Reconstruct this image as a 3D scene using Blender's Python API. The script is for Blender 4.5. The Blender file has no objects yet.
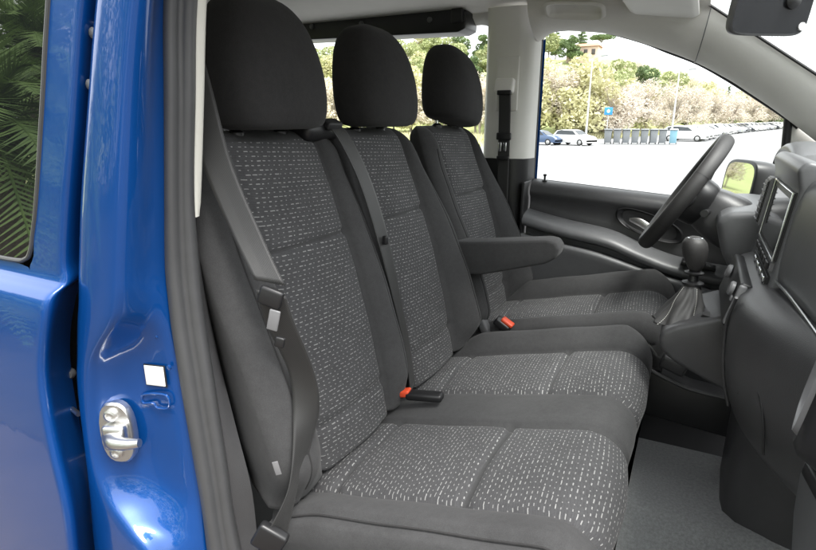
import bpy, bmesh, math, random
from mathutils import Vector, Matrix, Euler
random.seed(7)
sc = bpy.context.scene
COL = sc.collection
PI = math.pi

# ------------------------------------------------------------------ helpers
def lerp(a, b, t): return a + (b - a) * t
def clamp(x, a=0., b=1.): return max(a, min(b, x))
def sstep(a, b, x):
    t = clamp((x - a) / (b - a)); return t * t * (3 - 2 * t)
def interp(tab, x):
    if x <= tab[0][0]: return tab[0][1]
    for (x0, y0), (x1, y1) in zip(tab, tab[1:]):
        if x <= x1: return lerp(y0, y1, (x - x0) / (x1 - x0))
    return tab[-1][1]
def sinterp(tab, x):
    # monotone-ish cubic (catmull) interpolation of a table
    n = len(tab)
    if x <= tab[0][0]: return tab[0][1]
    if x >= tab[-1][0]: return tab[-1][1]
    for i in range(n - 1):
        if x <= tab[i + 1][0]:
            x0, y0 = tab[i]; x1, y1 = tab[i + 1]
            m0 = (tab[i + 1][1] - tab[i - 1][1]) / (tab[i + 1][0] - tab[i - 1][0]) if i > 0 else (y1 - y0) / (x1 - x0)
            m1 = (tab[i + 2][1] - tab[i][1]) / (tab[i + 2][0] - tab[i][0]) if i + 2 < n else (y1 - y0) / (x1 - x0)
            h = x1 - x0; t = (x - x0) / h
            return (2*t**3-3*t*t+1)*y0 + (t**3-2*t*t+t)*h*m0 + (-2*t**3+3*t*t)*y1 + (t**3-t*t)*h*m1
def spline(pts, n):
    pts = [Vector(p) for p in pts]; out = []
    P = [2*pts[0]-pts[1]] + pts + [2*pts[-1]-pts[-2]]
    for i in range(1, len(P) - 2):
        for k in range(n):
            t = k / n
            a, b, c, d = P[i-1], P[i], P[i+1], P[i+2]
            out.append(0.5*((2*b)+(c-a)*t+(2*a-5*b+4*c-d)*t*t+(3*b-3*c+d-a)*t**3))
    out.append(pts[-1]); return out

def tag(o, label=None, cat=None, group=None, kind=None):
    if label: o['label'] = label
    if cat: o['category'] = cat
    if group: o['group'] = group
    if kind: o['kind'] = kind
    return o
def empty(name, loc):
    o = bpy.data.objects.new(name, None); COL.objects.link(o); o.location = loc
    o.empty_display_size = .2; return o
def put(name, me, parent=None, label=None):
    o = bpy.data.objects.new(name, me); COL.objects.link(o)
    if parent is not None:
        o.parent = parent
        if parent.type == 'EMPTY':
            o.matrix_parent_inverse = Matrix.Translation(-Vector(parent.location))
    if label: o['label'] = label
    return o
def smooth(me, ang=None):
    me.polygons.foreach_set('use_smooth', [True]*len(me.polygons))
    if ang is not None:
        me.set_sharp_from_angle(angle=math.radians(ang))
def build(name, verts, faces, mats, parent=None, fmat=None, ang=40, uvs=None, label=None, flat=False):
    me = bpy.data.meshes.new(name)
    me.from_pydata([tuple(v) for v in verts], [], faces)
    if not isinstance(mats, (list, tuple)): mats = [mats]
    for m in mats: me.materials.append(m)
    if fmat: me.polygons.foreach_set('material_index', fmat)
    if uvs:
        ul = me.uv_layers.new(name='UVMap')
        for lp in me.loops: ul.data[lp.index].uv = uvs[lp.vertex_index]
    me.update()
    if not flat: smooth(me, ang)
    return put(name, me, parent, label)
def fixnorm(o):
    bm = bmesh.new(); bm.from_mesh(o.data); bmesh.ops.recalc_face_normals(bm, faces=bm.faces); bm.to_mesh(o.data); bm.free()
def grid(name, rows, mats, parent=None, closeu=False, cap=False, fmat=None, ang=40, uv=None, label=None, thick=0, sub=0):
    """rows: list of equally long point lists"""
    nr, nc = len(rows), len(rows[0])
    verts = [p for r in rows for p in r]; faces = []; fm = []
    for i in range(nr - 1):
        for j in range(nc if closeu else nc - 1):
            k = (j + 1) % nc
            faces.append((i*nc+j, i*nc+k, (i+1)*nc+k, (i+1)*nc+j))
            fm.append(fmat(i, j) if fmat else 0)
    if cap:
        faces.append(tuple(range(nc))[::-1]); fm.append(0)
        faces.append(tuple(range((nr-1)*nc, nr*nc))); fm.append(0)
    uvs = [q for r in uv for q in r] if uv else None
    o = build(name, verts, faces, mats, parent, fm, ang, uvs, label)
    fixnorm(o)
    if thick:
        m = o.modifiers.new('Solidify', 'SOLIDIFY'); m.thickness = thick; m.offset = 0
    if sub:
        m = o.modifiers.new('Subsurf', 'SUBSURF'); m.levels = sub; m.render_levels = sub
    return o
def bm_box(bm, c, d, rot=None, bev=0, seg=3, taper=None):
    b2 = bmesh.new(); bmesh.ops.create_cube(b2, size=1)
    for v in b2.verts:
        if taper and v.co.z > 0: v.co.x *= taper; v.co.y *= taper
        v.co.x *= d[0]; v.co.y *= d[1]; v.co.z *= d[2]
    if bev: bmesh.ops.bevel(b2, geom=b2.edges[:], offset=bev, segments=seg, profile=.5, affect='EDGES')
    M = Matrix.Translation(c) @ (Euler(rot).to_matrix().to_4x4() if rot else Matrix())
    b2.transform(M); me = bpy.data.meshes.new('tmp'); b2.to_mesh(me); b2.free()
    bm.from_mesh(me); bpy.data.meshes.remove(me)
def box(name, c, d, mat, parent=None, rot=None, bev=.004, seg=3, label=None, taper=None):
    bm = bmesh.new(); bm_box(bm, c, d, rot, bev, seg, taper)
    me = bpy.data.meshes.new(name); bm.to_mesh(me); bm.free(); me.materials.append(mat); smooth(me, 50)
    return put(name, me, parent, label)
def tube_geo(pts, r, seg=12, cap=True):
    pts = [Vector(p) for p in pts]; n = len(pts); V = []; F = []
    rr = r if isinstance(r, (list, tuple)) else [r]*n
    up = Vector((0, 0, 1)); prev = None
    for i in range(n):
        t = (pts[min(i+1, n-1)] - pts[max(i-1, 0)]).normalized()
        if prev is None:
            a = up if abs(t.dot(up)) < .9 else Vector((1, 0, 0))
            nrm = (a - t*a.dot(t)).normalized()
        else: nrm = (prev - t*prev.dot(t)).normalized()
        prev = nrm; b = t.cross(nrm)
        for k in range(seg):
            an = 2*PI*k/seg; V.append(pts[i] + (nrm*math.cos(an)+b*math.sin(an))*rr[i])
    for i in range(n-1):
        for k in range(seg):
            q = (k+1) % seg; F.append((i*seg+k, i*seg+q, (i+1)*seg+q, (i+1)*seg+k))
    if cap: F.append(tuple(range(seg))[::-1]); F.append(tuple(range((n-1)*seg, n*seg)))
    return V, F
def tube(name, pts, r, mat, parent=None, seg=12, label=None):
    V, F = tube_geo(pts, r, seg); return build(name, V, F, mat, parent, label=label)
def lathe_geo(prof, seg=24, M=None):
    V = []; F = []; n = len(prof)
    for (r, z) in prof:
        for k in range(seg):
            a = 2*PI*k/seg; p = Vector((r*math.cos(a), r*math.sin(a), z)); V.append(M @ p if M else p)
    for i in range(n-1):
        for k in range(seg):
            q = (k+1) % seg; F.append((i*seg+k, i*seg+q, (i+1)*seg+q, (i+1)*seg+k))
    F.append(tuple(range(seg))[::-1]); F.append(tuple(range((n-1)*seg, n*seg)))
    return V, F
def lathe(name, prof, mat, parent=None, seg=24, loc=(0,0,0), rot=None, label=None):
    M = Matrix.Translation(loc) @ (Euler(rot).to_matrix().to_4x4() if rot else Matrix())
    V, F = lathe_geo(prof, seg, M); return build(name, V, F, mat, parent, label=label)
def prism(name, poly, y0, y1, mat, parent=None, bev=.01, seg=4, label=None, shear=0):
    """poly in (X,Z) extruded along Y"""
    bm = bmesh.new()
    a = [bm.verts.new((x, y0, z)) for x, z in poly]; b = [bm.verts.new((x+shear, y1, z)) for x, z in poly]
    bm.faces.new(a); bm.faces.new(b[::-1]); n = len(poly)
    for i in range(n): bm.faces.new((a[i], b[i], b[(i+1) % n], a[(i+1) % n]))
    bmesh.ops.recalc_face_normals(bm, faces=bm.faces)
    if bev: bmesh.ops.bevel(bm, geom=bm.edges[:], offset=bev, segments=seg, profile=.5, affect='EDGES', clamp_overlap=True)
    me = bpy.data.meshes.new(name); bm.to_mesh(me); bm.free(); me.materials.append(mat); smooth(me, 50)
    return put(name, me, parent, label)
def ribbon(name, pts, wid, mat, parent=None, n=8, thick=.0018, label=None):
    """pts: (position, width direction) pairs"""
    P = spline([p for p, w in pts], n); W = spline([w for p, w in pts], n); rows = []; uv = []; L = 0
    for i, (p, w) in enumerate(zip(P, W)):
        if i: L += (P[i]-P[i-1]).length
        w = w.normalized(); rows.append([p + w*wid*(k/8-.5) for k in range(9)]); uv.append([(wid*(k/8), L) for k in range(9)])
    return grid(name, rows, mat, parent, uv=uv, thick=thick, label=label, ang=80)

# ------------------------------------------------------------------ materials
class NT:
    def __init__(s, name):
        s.m = bpy.data.materials.new(name); s.m.use_nodes = True; s.t = s.m.node_tree
        s.t.nodes.clear(); s.out = s.t.nodes.new('ShaderNodeOutputMaterial')
    def n(s, typ, **k):
        nd = s.t.nodes.new(typ)
        for a, b in k.items(): setattr(nd, a, b)
        return nd
    def l(s, a, b): s.t.links.new(a, b)
    def math(s, op, a, b=None, c=None):
        nd = s.n('ShaderNodeMath', operation=op)
        for i, x in enumerate((a, b, c)):
            if x is None: continue
            if isinstance(x, (int, float)): nd.inputs[i].default_value = x
            else: s.l(x, nd.inputs[i])
        return nd.outputs[0]
    def mix(s, f, a, b):
        nd = s.n('ShaderNodeMix', data_type='RGBA')
        for i, x in ((0, f), (6, a), (7, b)):
            if isinstance(x, (int, float)): nd.inputs[i].default_value = x
            elif isinstance(x, tuple): nd.inputs[i].default_value = (*x, 1) if len(x) == 3 else x
            else: s.l(x, nd.inputs[i])
        return nd.outputs[2]
    def noise(s, scale, detail=3, rough=.5, vec=None):
        nd = s.n('ShaderNodeTexNoise'); nd.inputs['Scale'].default_value = scale
        nd.inputs['Detail'].default_value = detail; nd.inputs['Roughness'].default_value = rough
        if vec is None:
            g = s.n('ShaderNodeNewGeometry'); vec = g.outputs['Position']
        s.l(vec, nd.inputs['Vector']); return nd.outputs[0]
    def bsdf(s, **k):
        b = s.n('ShaderNodeBsdfPrincipled')
        for a, v in k.items():
            i = b.inputs[a]
            if hasattr(v, 'is_linked'): s.l(v, i)
            elif isinstance(v, tuple): i.default_value = (*v, 1)
            else: i.default_value = v
        s.l(b.outputs[0], s.out.inputs[0]); return b
    def bump(s, h, strength, dist, b):
        nd = s.n('ShaderNodeBump'); nd.inputs['Strength'].default_value = strength; nd.inputs['Distance'].default_value = dist
        s.l(h, nd.inputs['Height']); s.l(nd.outputs[0], b.inputs['Normal'])

def mat_simple(name, col, rough=.5, var=.15, nscale=25, bump=0, bscale=400, bdist=.001, **k):
    t = NT(name)
    f = t.noise(nscale, 4, .6)
    c = t.mix(f, tuple(x*(1-var) for x in col), tuple(min(1, x*(1+var)) for x in col))
    b = t.bsdf(**{'Base Color': c, 'Roughness': rough, **k})
    if bump: t.bump(t.noise(bscale, 2, .6), bump, bdist, b)
    return t.m

def mat_fabric(name, base, dash=None, bump=.35):
    t = NT(name)
    g = t.n('ShaderNodeNewGeometry'); pos = g.outputs['Position']
    big = t.noise(7, 4, .6, pos); fine = t.noise(620, 3, .75, pos); mid = t.noise(90, 3, .6, pos)
    mul = t.math('ADD', t.math('MULTIPLY', big, .55), t.math('MULTIPLY', t.math('SUBTRACT', fine, .5), .9))
    mul = t.math('ADD', mul, t.math('MULTIPLY', mid, .35)); mul = t.math('MAXIMUM', t.math('ADD', mul, .55), .2)
    basec = t.n('ShaderNodeVectorMath', operation='SCALE'); basec.inputs[0].default_value = base; t.l(mul, basec.inputs['Scale'])
    col = basec.outputs[0]
    wr = t.noise(22, 3, .55, pos)
    h = t.math('ADD', t.math('MULTIPLY', fine, .45), t.math('MULTIPLY', wr, 2.2))
    if dash:
        uv = t.n('ShaderNodeUVMap'); sp = t.n('ShaderNodeSeparateXYZ'); t.l(uv.outputs[0], sp.inputs[0])
        u, v = sp.outputs[0], sp.outputs[1]
        vv = t.math('DIVIDE', v, .0087)
        vv = t.math('ADD', vv, t.math('MULTIPLY', u, 6.0))      # rows drift slightly
        vv = t.math('ADD', vv, t.math('MULTIPLY', mid, .25))     # cloth is never perfectly straight
        row = t.math('FLOOR', vv); fv = t.math('FRACT', vv)
        wn = t.n('ShaderNodeTexWhiteNoise', noise_dimensions='1D'); t.l(row, wn.inputs['W'])
        uu = t.math('ADD', t.math('DIVIDE', u, .0148), t.math('MULTIPLY', wn.outputs[0], 13.))
        cell = t.math('FLOOR', uu); fu = t.math('FRACT', uu)
        cb = t.n('ShaderNodeCombineXYZ'); t.l(cell, cb.inputs[0]); t.l(row, cb.inputs[1])
        w2 = t.n('ShaderNodeTexWhiteNoise', noise_dimensions='2D'); t.l(cb.outputs[0], w2.inputs['Vector'])
        w3 = t.math('FRACT', t.math('MULTIPLY', w2.outputs[0], 17.))
        ln = t.math('ADD', t.math('MULTIPLY', t.math('POWER', w2.outputs[0], 1.8), .62), .17)
        m = t.math('MULTIPLY', t.math('LESS_THAN', fu, ln), t.math('MULTIPLY', t.math('GREATER_THAN', fv, .34), t.math('LESS_THAN', fv, .54)))
        m = t.math('MULTIPLY', m, t.math('ADD', t.math('MULTIPLY', w3, .40), .60))
        m = t.math('MULTIPLY', m, t.math('ADD', t.math('MULTIPLY', fine, .6), .65))
        m2 = t.math('LESS_THAN', t.math('FRACT', t.math('ADD', t.math('MULTIPLY', fv, 2), t.math('MULTIPLY', cell, .5))), .5)
        col = t.mix(t.math('MULTIPLY', m2, .10), col, tuple(min(1, x*2.2) for x in base))
        col = t.mix(m, col, dash)
        h = t.math('ADD', h, t.math('MULTIPLY', m, .5))
    b = t.bsdf(**{'Base Color': col, 'Roughness': .95, 'Sheen Weight': .07, 'Sheen Roughness': .5, 'Specular IOR Level': .12})
    t.bump(h, bump, .0016, b)
    return t.m

M = {}
M['fab'] = mat_fabric('plain_seat_fabric', (.047, .047, .048))
M['fabd'] = mat_fabric('headrest_fabric', (.030, .0295, .030))
M['pat'] = mat_fabric('dashed_seat_fabric', (.053, .053, .055), (.285, .285, .28))
M['carpet'] = mat_simple('carpet', (.27, .28, .282),   .95, .55, 170, .9, 700, .004, **{'Sheen Weight': .2})
M['plas'] = mat_simple('dark_plastic', (.048, .048, .050), .38, .14, 30, .5, 620, .0007)
M['plasg'] = mat_simple('grey_plastic', (.105, .107, .111), .38, .12, 30, .45, 620, .0007)
M['black'] = mat_simple('black_plastic', (.012, .012, .013), .4, .15, 20)
M['void'] = mat_simple('shade_joint_black', (.006, .006, .007), .8, .2, 20)  # near-black standing in for shade in recesses, also used for dark joints
M['rub'] = mat_simple('grey_rubber', (.055, .056, .058), .42, .12, 30, .1, 300)
M['rubd'] = mat_simple('black_rubber', (.014, .014, .015), .55, .15, 30)
M['lite'] = mat_simple('headliner_felt', (.74, .725, .69), .9, .05, 20, .3, 900, .0008)
M['trim'] = mat_simple('light_trim_plastic', (.70, .69, .65), .6, .05, 12, .15, 900, .0005)
M['cream'] = mat_simple('cream_trim_plastic', (.62, .61, .55), .55, .04, 12)
M['metal'] = mat_simple('zinc_metal', (.66, .655, .64), .34, .12, 60, .2, 250, Metallic=1.)
M['chrome'] = mat_simple('satin_chrome', (.62, .63, .64), .18, .05, 20, Metallic=1.)
M['silver'] = mat_simple('silver_plastic', (.16, .16, .165), .35, .05, 20)
M['red'] = mat_simple('red_button', (.62, .07, .025), .4, .1, 40)
M['white'] = mat_simple('white_label', (.72, .72, .70), .5, .04, 60)
M['leather'] = mat_simple('black_leather', (.030, .029, .029), .55, .2, 60, .35, 500, .001)
M['gaiter'] = mat_simple('grey_leatherette', (.060, .059, .059), .55, .2, 60, .3, 500, .001)
M['lens'] = mat_simple('white_lens', (.7, .7, .7), .3, .05, 20)

def mat_belt():
    t = NT('belt_webbing'); uv = t.n('ShaderNodeUVMap'); sp = t.n('ShaderNodeSeparateXYZ'); t.l(uv.outputs[0], sp.inputs[0])
    s = t.math('SINE', t.math('MULTIPLY', t.math('ADD', t.math('ABSOLUTE', t.math('SUBTRACT', sp.outputs[0], .023)), sp.outputs[1]), 1900.))
    s = t.math('ADD', t.math('MULTIPLY', s, .5), .5)
    c = t.mix(s, (.015, .015, .015), (.029, .029, .0285))
    b = t.bsdf(**{'Base Color': c, 'Roughness': .5, 'Sheen Weight': .05}); t.bump(s, .25, .0006, b); return t.m
M['belt'] = mat_belt()
def mat_paint():
    t = NT('blue_car_paint')
    fl = t.noise(2500, 1, .5); big = t.noise(3, 2, .5)
    c = t.mix(fl, (.0018, .045, .200), (.003, .061, .255))
    b = t.bsdf(**{'Base Color': c, 'Roughness': .30, 'Coat Weight': 1., 'Coat Roughness': .03, 'Coat IOR': 1.5, 'Specular IOR Level': .2, 'Metallic': .25})
    nd = t.n('ShaderNodeBump'); nd.inputs['Strength'].default_value = .06; nd.inputs['Distance'].default_value = .002
    t.l(t.noise(45, 2, .5), nd.inputs['Height']); t.l(nd.outputs[0], b.inputs['Coat Normal'])
    return t.m
M['paint'] = mat_paint()
def mat_glass(name, tint, k=1.0, rough=0.0):
    t = NT(name); tr = t.n('ShaderNodeBsdfTransparent'); tr.inputs[0].default_value = (*tint, 1)
    gl = t.n('ShaderNodeBsdfGlossy'); gl.inputs['Roughness'].default_value = rough
    fr = t.n('ShaderNodeFresnel'); fr.inputs[0].default_value = 1.5
    g = t.n('ShaderNodeNewGeometry')
    # same fresnel seen from either side of the thin pane
    mx = t.n('ShaderNodeMixShader'); lw = t.n('ShaderNodeLayerWeight'); lw.inputs[0].default_value = .25
    f = t.math('MULTIPLY', lw.outputs['Fresnel'], k)
    t.l(f, mx.inputs[0]); t.l(tr.outputs[0], mx.inputs[1]); t.l(gl.outputs[0], mx.inputs[2]); t.l(mx.outputs[0], t.out.inputs[0])
    return t.m
M['glass'] = mat_glass('clear_glass', (.93, .96, .95), .5)
def mat_dark_glass():
    t = NT('privacy_glass')
    c = t.mix(t.noise(5), (.006, .007, .008), (.010, .011, .012))
    t.bsdf(**{'Base Color': c, 'Roughness': .01, 'Specular IOR Level': .5, 'Coat Weight': 1., 'Coat Roughness': .0, 'Coat IOR': 1.5}); return t.m
M['dglass'] = mat_dark_glass()
M['mirror'] = mat_simple('mirror_glass', (.50, .52, .51), .02, .02, 10, Metallic=1.)
def mat_screen():
    t = NT('display_glass')
    c = t.mix(t.noise(4), (.010, .011, .013), (.018, .019, .022))
    t.bsdf(**{'Base Color': c, 'Roughness': .06}); return t.m
M['screen'] = mat_screen()

# ------------------------------------------------------------------ van
van = empty('van', (-.7, 1.42, 0))
tag(van, 'blue passenger van with open front door, grey cloth seats and dark dashboard inside', 'van')

# ---- near body pillar (painted)
LV = [  # B edge at gap, C outer edge of the jamb, D at the seal   (x,z)
 ((-.560,1.86),(-.520,1.86),(-.575,1.87)),
 ((-.640,1.75),(-.580,1.745),(-.632,1.76)),
 ((-.694,1.642),(-.623,1.637),(-.666,1.654)),
 ((-.741,1.524),(-.662,1.523),(-.687,1.526)),
 ((-.794,1.387),(-.699,1.393),(-.711,1.382)),
 ((-.829,1.277),(-.729,1.289),(-.729,1.269)),
 ((-.843,1.226),(-.743,1.240),(-.731,1.220)),
 ((-.857,1.185),(-.764,1.197),(-.732,1.175)),
 ((-.873,1.122),(-.819,1.135),(-.730,1.125)),
 ((-.885,1.078),(-.842,1.085),(-.728,1.082)),
 ((-.893,1.020),(-.858,1.025),(-.725,1.025)),
 ((-.898,.957),(-.867,.965),(-.721,.965)),
 ((-.905,.895),(-.869,.903),(-.717,.903)),
 ((-.915,.828),(-.851,.848),(-.713,.842)),
 ((-.928,.760),(-.807,.802),(-.712,.780)),
 ((-.937,.707),(-.759,.750),(-.712,.720)),
 ((-.950,.560),(-.740,.580),(-.705,.570)),
 ((-.960,.400),(-.735,.400),(-.700,.400)),
]
rows = []
for k, ((bx, bz), (cx_, cz), (dx, dz)) in enumerate(LV):
    # how deep the jamb is dished behind its outer edge at this height
    dish = sstep(1.28, 1.08, cz) * sstep(.79, .865, cz)
    r = [(bx-.012, .53, bz), (bx-.003, .487, bz), (bx+.004, .476, bz), (lerp(bx, cx_, .35), .474, lerp(bz, cz, .35)),
         (lerp(bx, cx_, .80), .475, lerp(bz, cz, .8)), (cx_-.004, .478, cz), (cx_+.002, .484, cz)]
    mx_ = lerp(cx_, dx, .16) + .004; 
    r += [(cx_+.005 + .004*dish, lerp(.494, .505, dish), cz), (mx_ + .01*dish, lerp(.512, .535, dish), lerp(cz, dz, .2)),
          (lerp(cx_, dx, .45), lerp(.527, .548, dish), lerp(cz, dz, .45)), (lerp(cx_, dx, .75), lerp(.545, .556, dish), lerp(cz, dz, .75)),
          (dx, .562, dz), (dx-.006, .60, dz)]
    rows.append([Vector(p) for p in r])
cols = list(zip(*rows)); cols = [spline(c, 4) for c in cols]; rows = [list(r) for r in zip(*cols)]
pillar = grid('door_pillar', rows, M['paint'], van, ang=180, sub=1, label='glossy blue door pillar between the sliding door and the front door opening')
# rocker / sill below the opening
box('door_sill', (.05, .56, .40), (1.6, .16, .20), M['paint'], van, bev=.03)

box('sill_plate', (.02, .575, .505), (1.30, .13, .018), M['black'], van, bev=.006)
wing = prism('front_wing', [(.52, 1.20), (.60, 1.27), (.85, 1.24), (1.55, 1.02), (1.72, .85), (1.74, .45), (1.62, .42), (1.48, .72), (1.10, .74), (.96, .42), (.50, .42)], .47, .575, M['paint'], van, bev=.02)
bon = grid('bonnet', [[Vector((x, y, z - .05*abs((y-1.42)/.85)**3)) for y in (.50, .8, 1.1, 1.42, 1.75, 2.05, 2.34)] for x, z in ((.80, 1.255), (1.1, 1.20), (1.45, 1.10), (1.68, .96), (1.75, .80), (1.77, .5))], M['paint'], van, ang=180)
D = [(d, b) for b, c, d in LV]
SI = [(-.60,1.80),(-.648,1.659),(-.672,1.527),(-.697,1.378),(-.704,1.254),(-.703,1.166),(-.697,1.075),(-.691,.979),(-.686,.899),(-.683,.804),(-.673,.718),(-.66,.60),(-.62,.52)]
dtab = sorted([(d[1], d[0]) for b, c, d in LV]); stab = sorted([(z, x) for x, z in SI])
rows = []
for k in range(61):
    z = lerp(1.86, .50, k/60); xd = sinterp(dtab, z); xs = sinterp(stab, z)
    r = []
    prof = [(0, 0), (.06, .010), (.18, .017), (.32, .017), (.42, .012), (.50, .008), (.60, .013), (.74, .020), (.88, .017), (.97, .006), (1., -.004)]
    for t, h in prof:
        r.append((lerp(xd, xs, t) + h*.75, lerp(.558, .604, t) - h*.55, z))
    rows.append(r)
grid('door_seal', rows, M['rub'], pillar, ang=180, label='ribbed grey rubber door seal')
# cream pillar trim and dark lower trim
rows = []
for k in range(25):
    z = lerp(1.86, 1.349, k/24); xs = sinterp(stab, z) - .004
    xi = sinterp([(1.349, -.712), (1.375, -.704), (1.528, -.675), (1.663, -.650), (1.86, -.60)], z)
    rows.append([(xs, .600, z), (xs+.004, .606, z), (lerp(xs, xi, .6)+.004, .616, z), (xi, .622, z), (xi-.02, .630, z), (xi-.20, .640, z)])
grid('upper_pillar_trim', rows, M['cream'], pillar, ang=60, label='cream upper pillar trim')
rows = []
for k in range(30):
    z = lerp(1.36, .45, k/29); xs = sinterp(stab, z) - .004
    xi = sinterp([(.45, -.655), (.699, -.661), (.833, -.664), (.954, -.688), (1.106, -.718), (1.242, -.735), (1.36, -.74)], z)
    rows.append([(xs-.01, .596, z), (xs-.003, .602, z), (lerp(xs, xi, .5), .622, z), (xi, .634, z), (xi-.03, .642, z), (xi-.22, .650, z)])
grid('lower_pillar_trim', rows, M['plas'], pillar, ang=60)
# near-black sheet painted as the shade behind the gap
grid('gap_shade', [[(-1.12, .550, z), (-.98, .575, z), (-.80, .63, z)] for z in (1.9, 1.5, 1.2, .9, .4)], M['void'], pillar)
# striker
st = Vector((-.838, .508, .975))
Mx = Matrix.Translation(st) @ Matrix.Rotation(math.radians(24), 4, 'Z') @ Matrix.Rotation(math.radians(90), 4, 'X') @ Matrix.Scale(1.18, 4)
def striker():
    bm = bmesh.new(); vs = []
    out = []
    for k in range(24):
        a = 2*PI*k/24; out.append((math.copysign(abs(math.cos(a))**.75, math.cos(a))*.026, math.copysign(abs(math.sin(a))**.75, math.sin(a))*.050))
    lo = [bm.verts.new((x, y, -.006)) for x, y in out]; hi = [bm.verts.new((x, y, .004)) for x, y in out]; top = [bm.verts.new((x*.92, y*.94, .007)) for x, y in out]
    for A, B in ((lo, hi), (hi, top)):
        for k in range(24): bm.faces.new((A[k], A[(k+1) % 24], B[(k+1) % 24], B[k]))
    bm.faces.new(top)
    # ramped boss
    bm_box(bm, (.004, 0, .014), (.034, .040, .018), (0, 0, 0), .006)
    for pts, rad in (([(-.004, 0, .012), (.010, 0, .028), (.032, .002, .034), (.052, .005, .035)], [.014, .012, .009, .008]),):
        V, F = tube_geo(spline(pts, 5), [lerp(.013, .0062, i/15) for i in range(16)], 14)
        vv = [bm.verts.new(v) for v in V]
        for f in F: bm.faces.new([vv[i] for i in f])
    for sy_ in (-1, 1):
        V, F = lathe_geo([(.0095, .006), (.0095, .011), (.006, .0125), (.0055, .009), (.0005, .009)], 16, Matrix.Translation((-.003, sy_*.031, 0)))
        vv = [bm.verts.new(v) for v in V]
        for f in F: bm.faces.new([vv[i] for i in f])
    bm.transform(Mx); me = bpy.data.meshes.new('door_striker'); bm.to_mesh(me); bm.free(); me.materials.append(M['metal']); smooth(me, 40)
    return put('door_striker', me, pillar, 'silver metal door striker with two screws')
striker()
# sticker and stamped outline on the jamb
def jamb_y(x, z): # approximate jamb surface
    return .551 - .0*x
box('sticker', (-.773, .5455, 1.080), (.037, .0015, .036), M['white'], pillar, rot=(0, 0, math.radians(15)), bev=.0005, label='small square white sticker')
box('sticker_border', (-.773, .5470, 1.080), (.041, .0015, .040), M['black'], pillar, rot=(0, 0, math.radians(15)), bev=.0005)
tube('stamped_outline', spline([(-.81, .5405, 1.028), (-.80, .541, 1.041), (-.755, .549, 1.046), (-.752, .549, 1.024), (-.778, .546, 1.018), (-.785, .544, 1.026), (-.805, .541, 1.022), (-.81, .5405, 1.028)], 5), .0022, M['paint'], pillar, 8)
for (x, y, z, r_) in ((-.757, .548, 1.155, .004), (-.742, .553, 1.10, .0045)):
    lathe('body_plug', [(r_, 0), (r_, .002), (r_*.6, .003)], M['paint'], pillar, 12, (x, y, z), (math.radians(90), 0, 0))

# ---- sliding door
EDG = [(1.90,-.585),(1.75,-.656),(1.638,-.716),(1.524,-.757),(1.39,-.814),(1.283,-.852),(1.255,-.852),(1.21,-.858),(1.11,-.894),(1.032,-.902),(.952,-.903),(.871,-.898),(.782,-.907),(.707,-.924),(.4,-.98)]
etab = sorted(EDG)
ZP = [1.90, 1.80, 1.70, 1.60, 1.50, 1.40, 1.32, 1.285, 1.272, 1.262, 1.254, 1.250, 1.246, 1.242, 1.237, 1.230, 1.220, 1.20, 1.16, 1.11, 1.06, 1.0, .94, .87, .80, .72, .6, .4]
def door_y(z): return sinterp([(.4, .445), (.7, .432), (1.0, .428), (1.17, .432), (1.215, .436), (1.233, .441), (1.243, .452), (1.251, .468), (1.275, .472), (1.9, .472)], z)
gtab = sorted([(1.9, -.67), (1.648, -.776), (1.381, -.89), (1.31, -.925)])
rows = []
for z in ZP:
    xe = sinterp(etab, z); y = door_y(z); r = []
    xg = sinterp(gtab, z) if z > 1.2721 else xe - .10
    if z <= 1.2721: xg = lerp(-.945, xe-.10, sstep(1.272, 1.2, z))
    for x in (xg, lerp(xg, xe, .35), lerp(xg, xe, .7), xe-.012, xe-.004): r.append((x, y, z))
    r += [(xe, y+.006, z), (xe-.002, y+.016, z), (xe-.016 - .02*sstep(1.28, 1.18, z), y+.045, z), (xe-.04-.02*sstep(1.28, 1.18, z), y+.085, z)]
    rows.append([Vector(p) for p in r])
sdoor = grid('sliding_door', rows, M['paint'], van, ang=180, sub=1, label='blue sliding door with dark privacy glass, partly in view')
rows = []
for z in ZP:
    if z > 1.2721: continue
    xe = sinterp(etab, z); y = door_y(z); xg = lerp(-.945, xe-.10, sstep(1.272, 1.2, z))
    rows.append([Vector((x, y if x > -1.9 else y, z)) for x in (xg, -1.12, -1.25, -1.5, -1.9, -2.3)])
grid('door_skin', rows, M['paint'], sdoor, ang=180, sub=1)
# glass
gl = []
edge = [(-.66, 1.90), (-.776, 1.648), (-.83, 1.52), (-.89, 1.381), (-.918, 1.325), (-.935, 1.295), (-.955, 1.280), (-1.0, 1.274), (-1.2, 1.274), (-2.2, 1.274)]
E3 = spline([Vector((x, .4735, z)) for x, z in edge], 6)
vs = [p for p in E3] + [Vector((-2.2, .4735, 1.90))]
build('window_pane', vs, [tuple(range(len(vs)))], M['dglass'], sdoor, flat=True, label='dark privacy glass reflecting palm fronds')
tube('window_seal', [p + Vector((0, -.001, 0)) for p in E3], .0038, M['rub'], sdoor, 8)
grid('door_inner_panel', [[(-2.3, .56, z), (-1.6, .56, z), (-1.04, .56, z)] for z in (1.88, 1.27, .4)], M['black'], sdoor)
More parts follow.
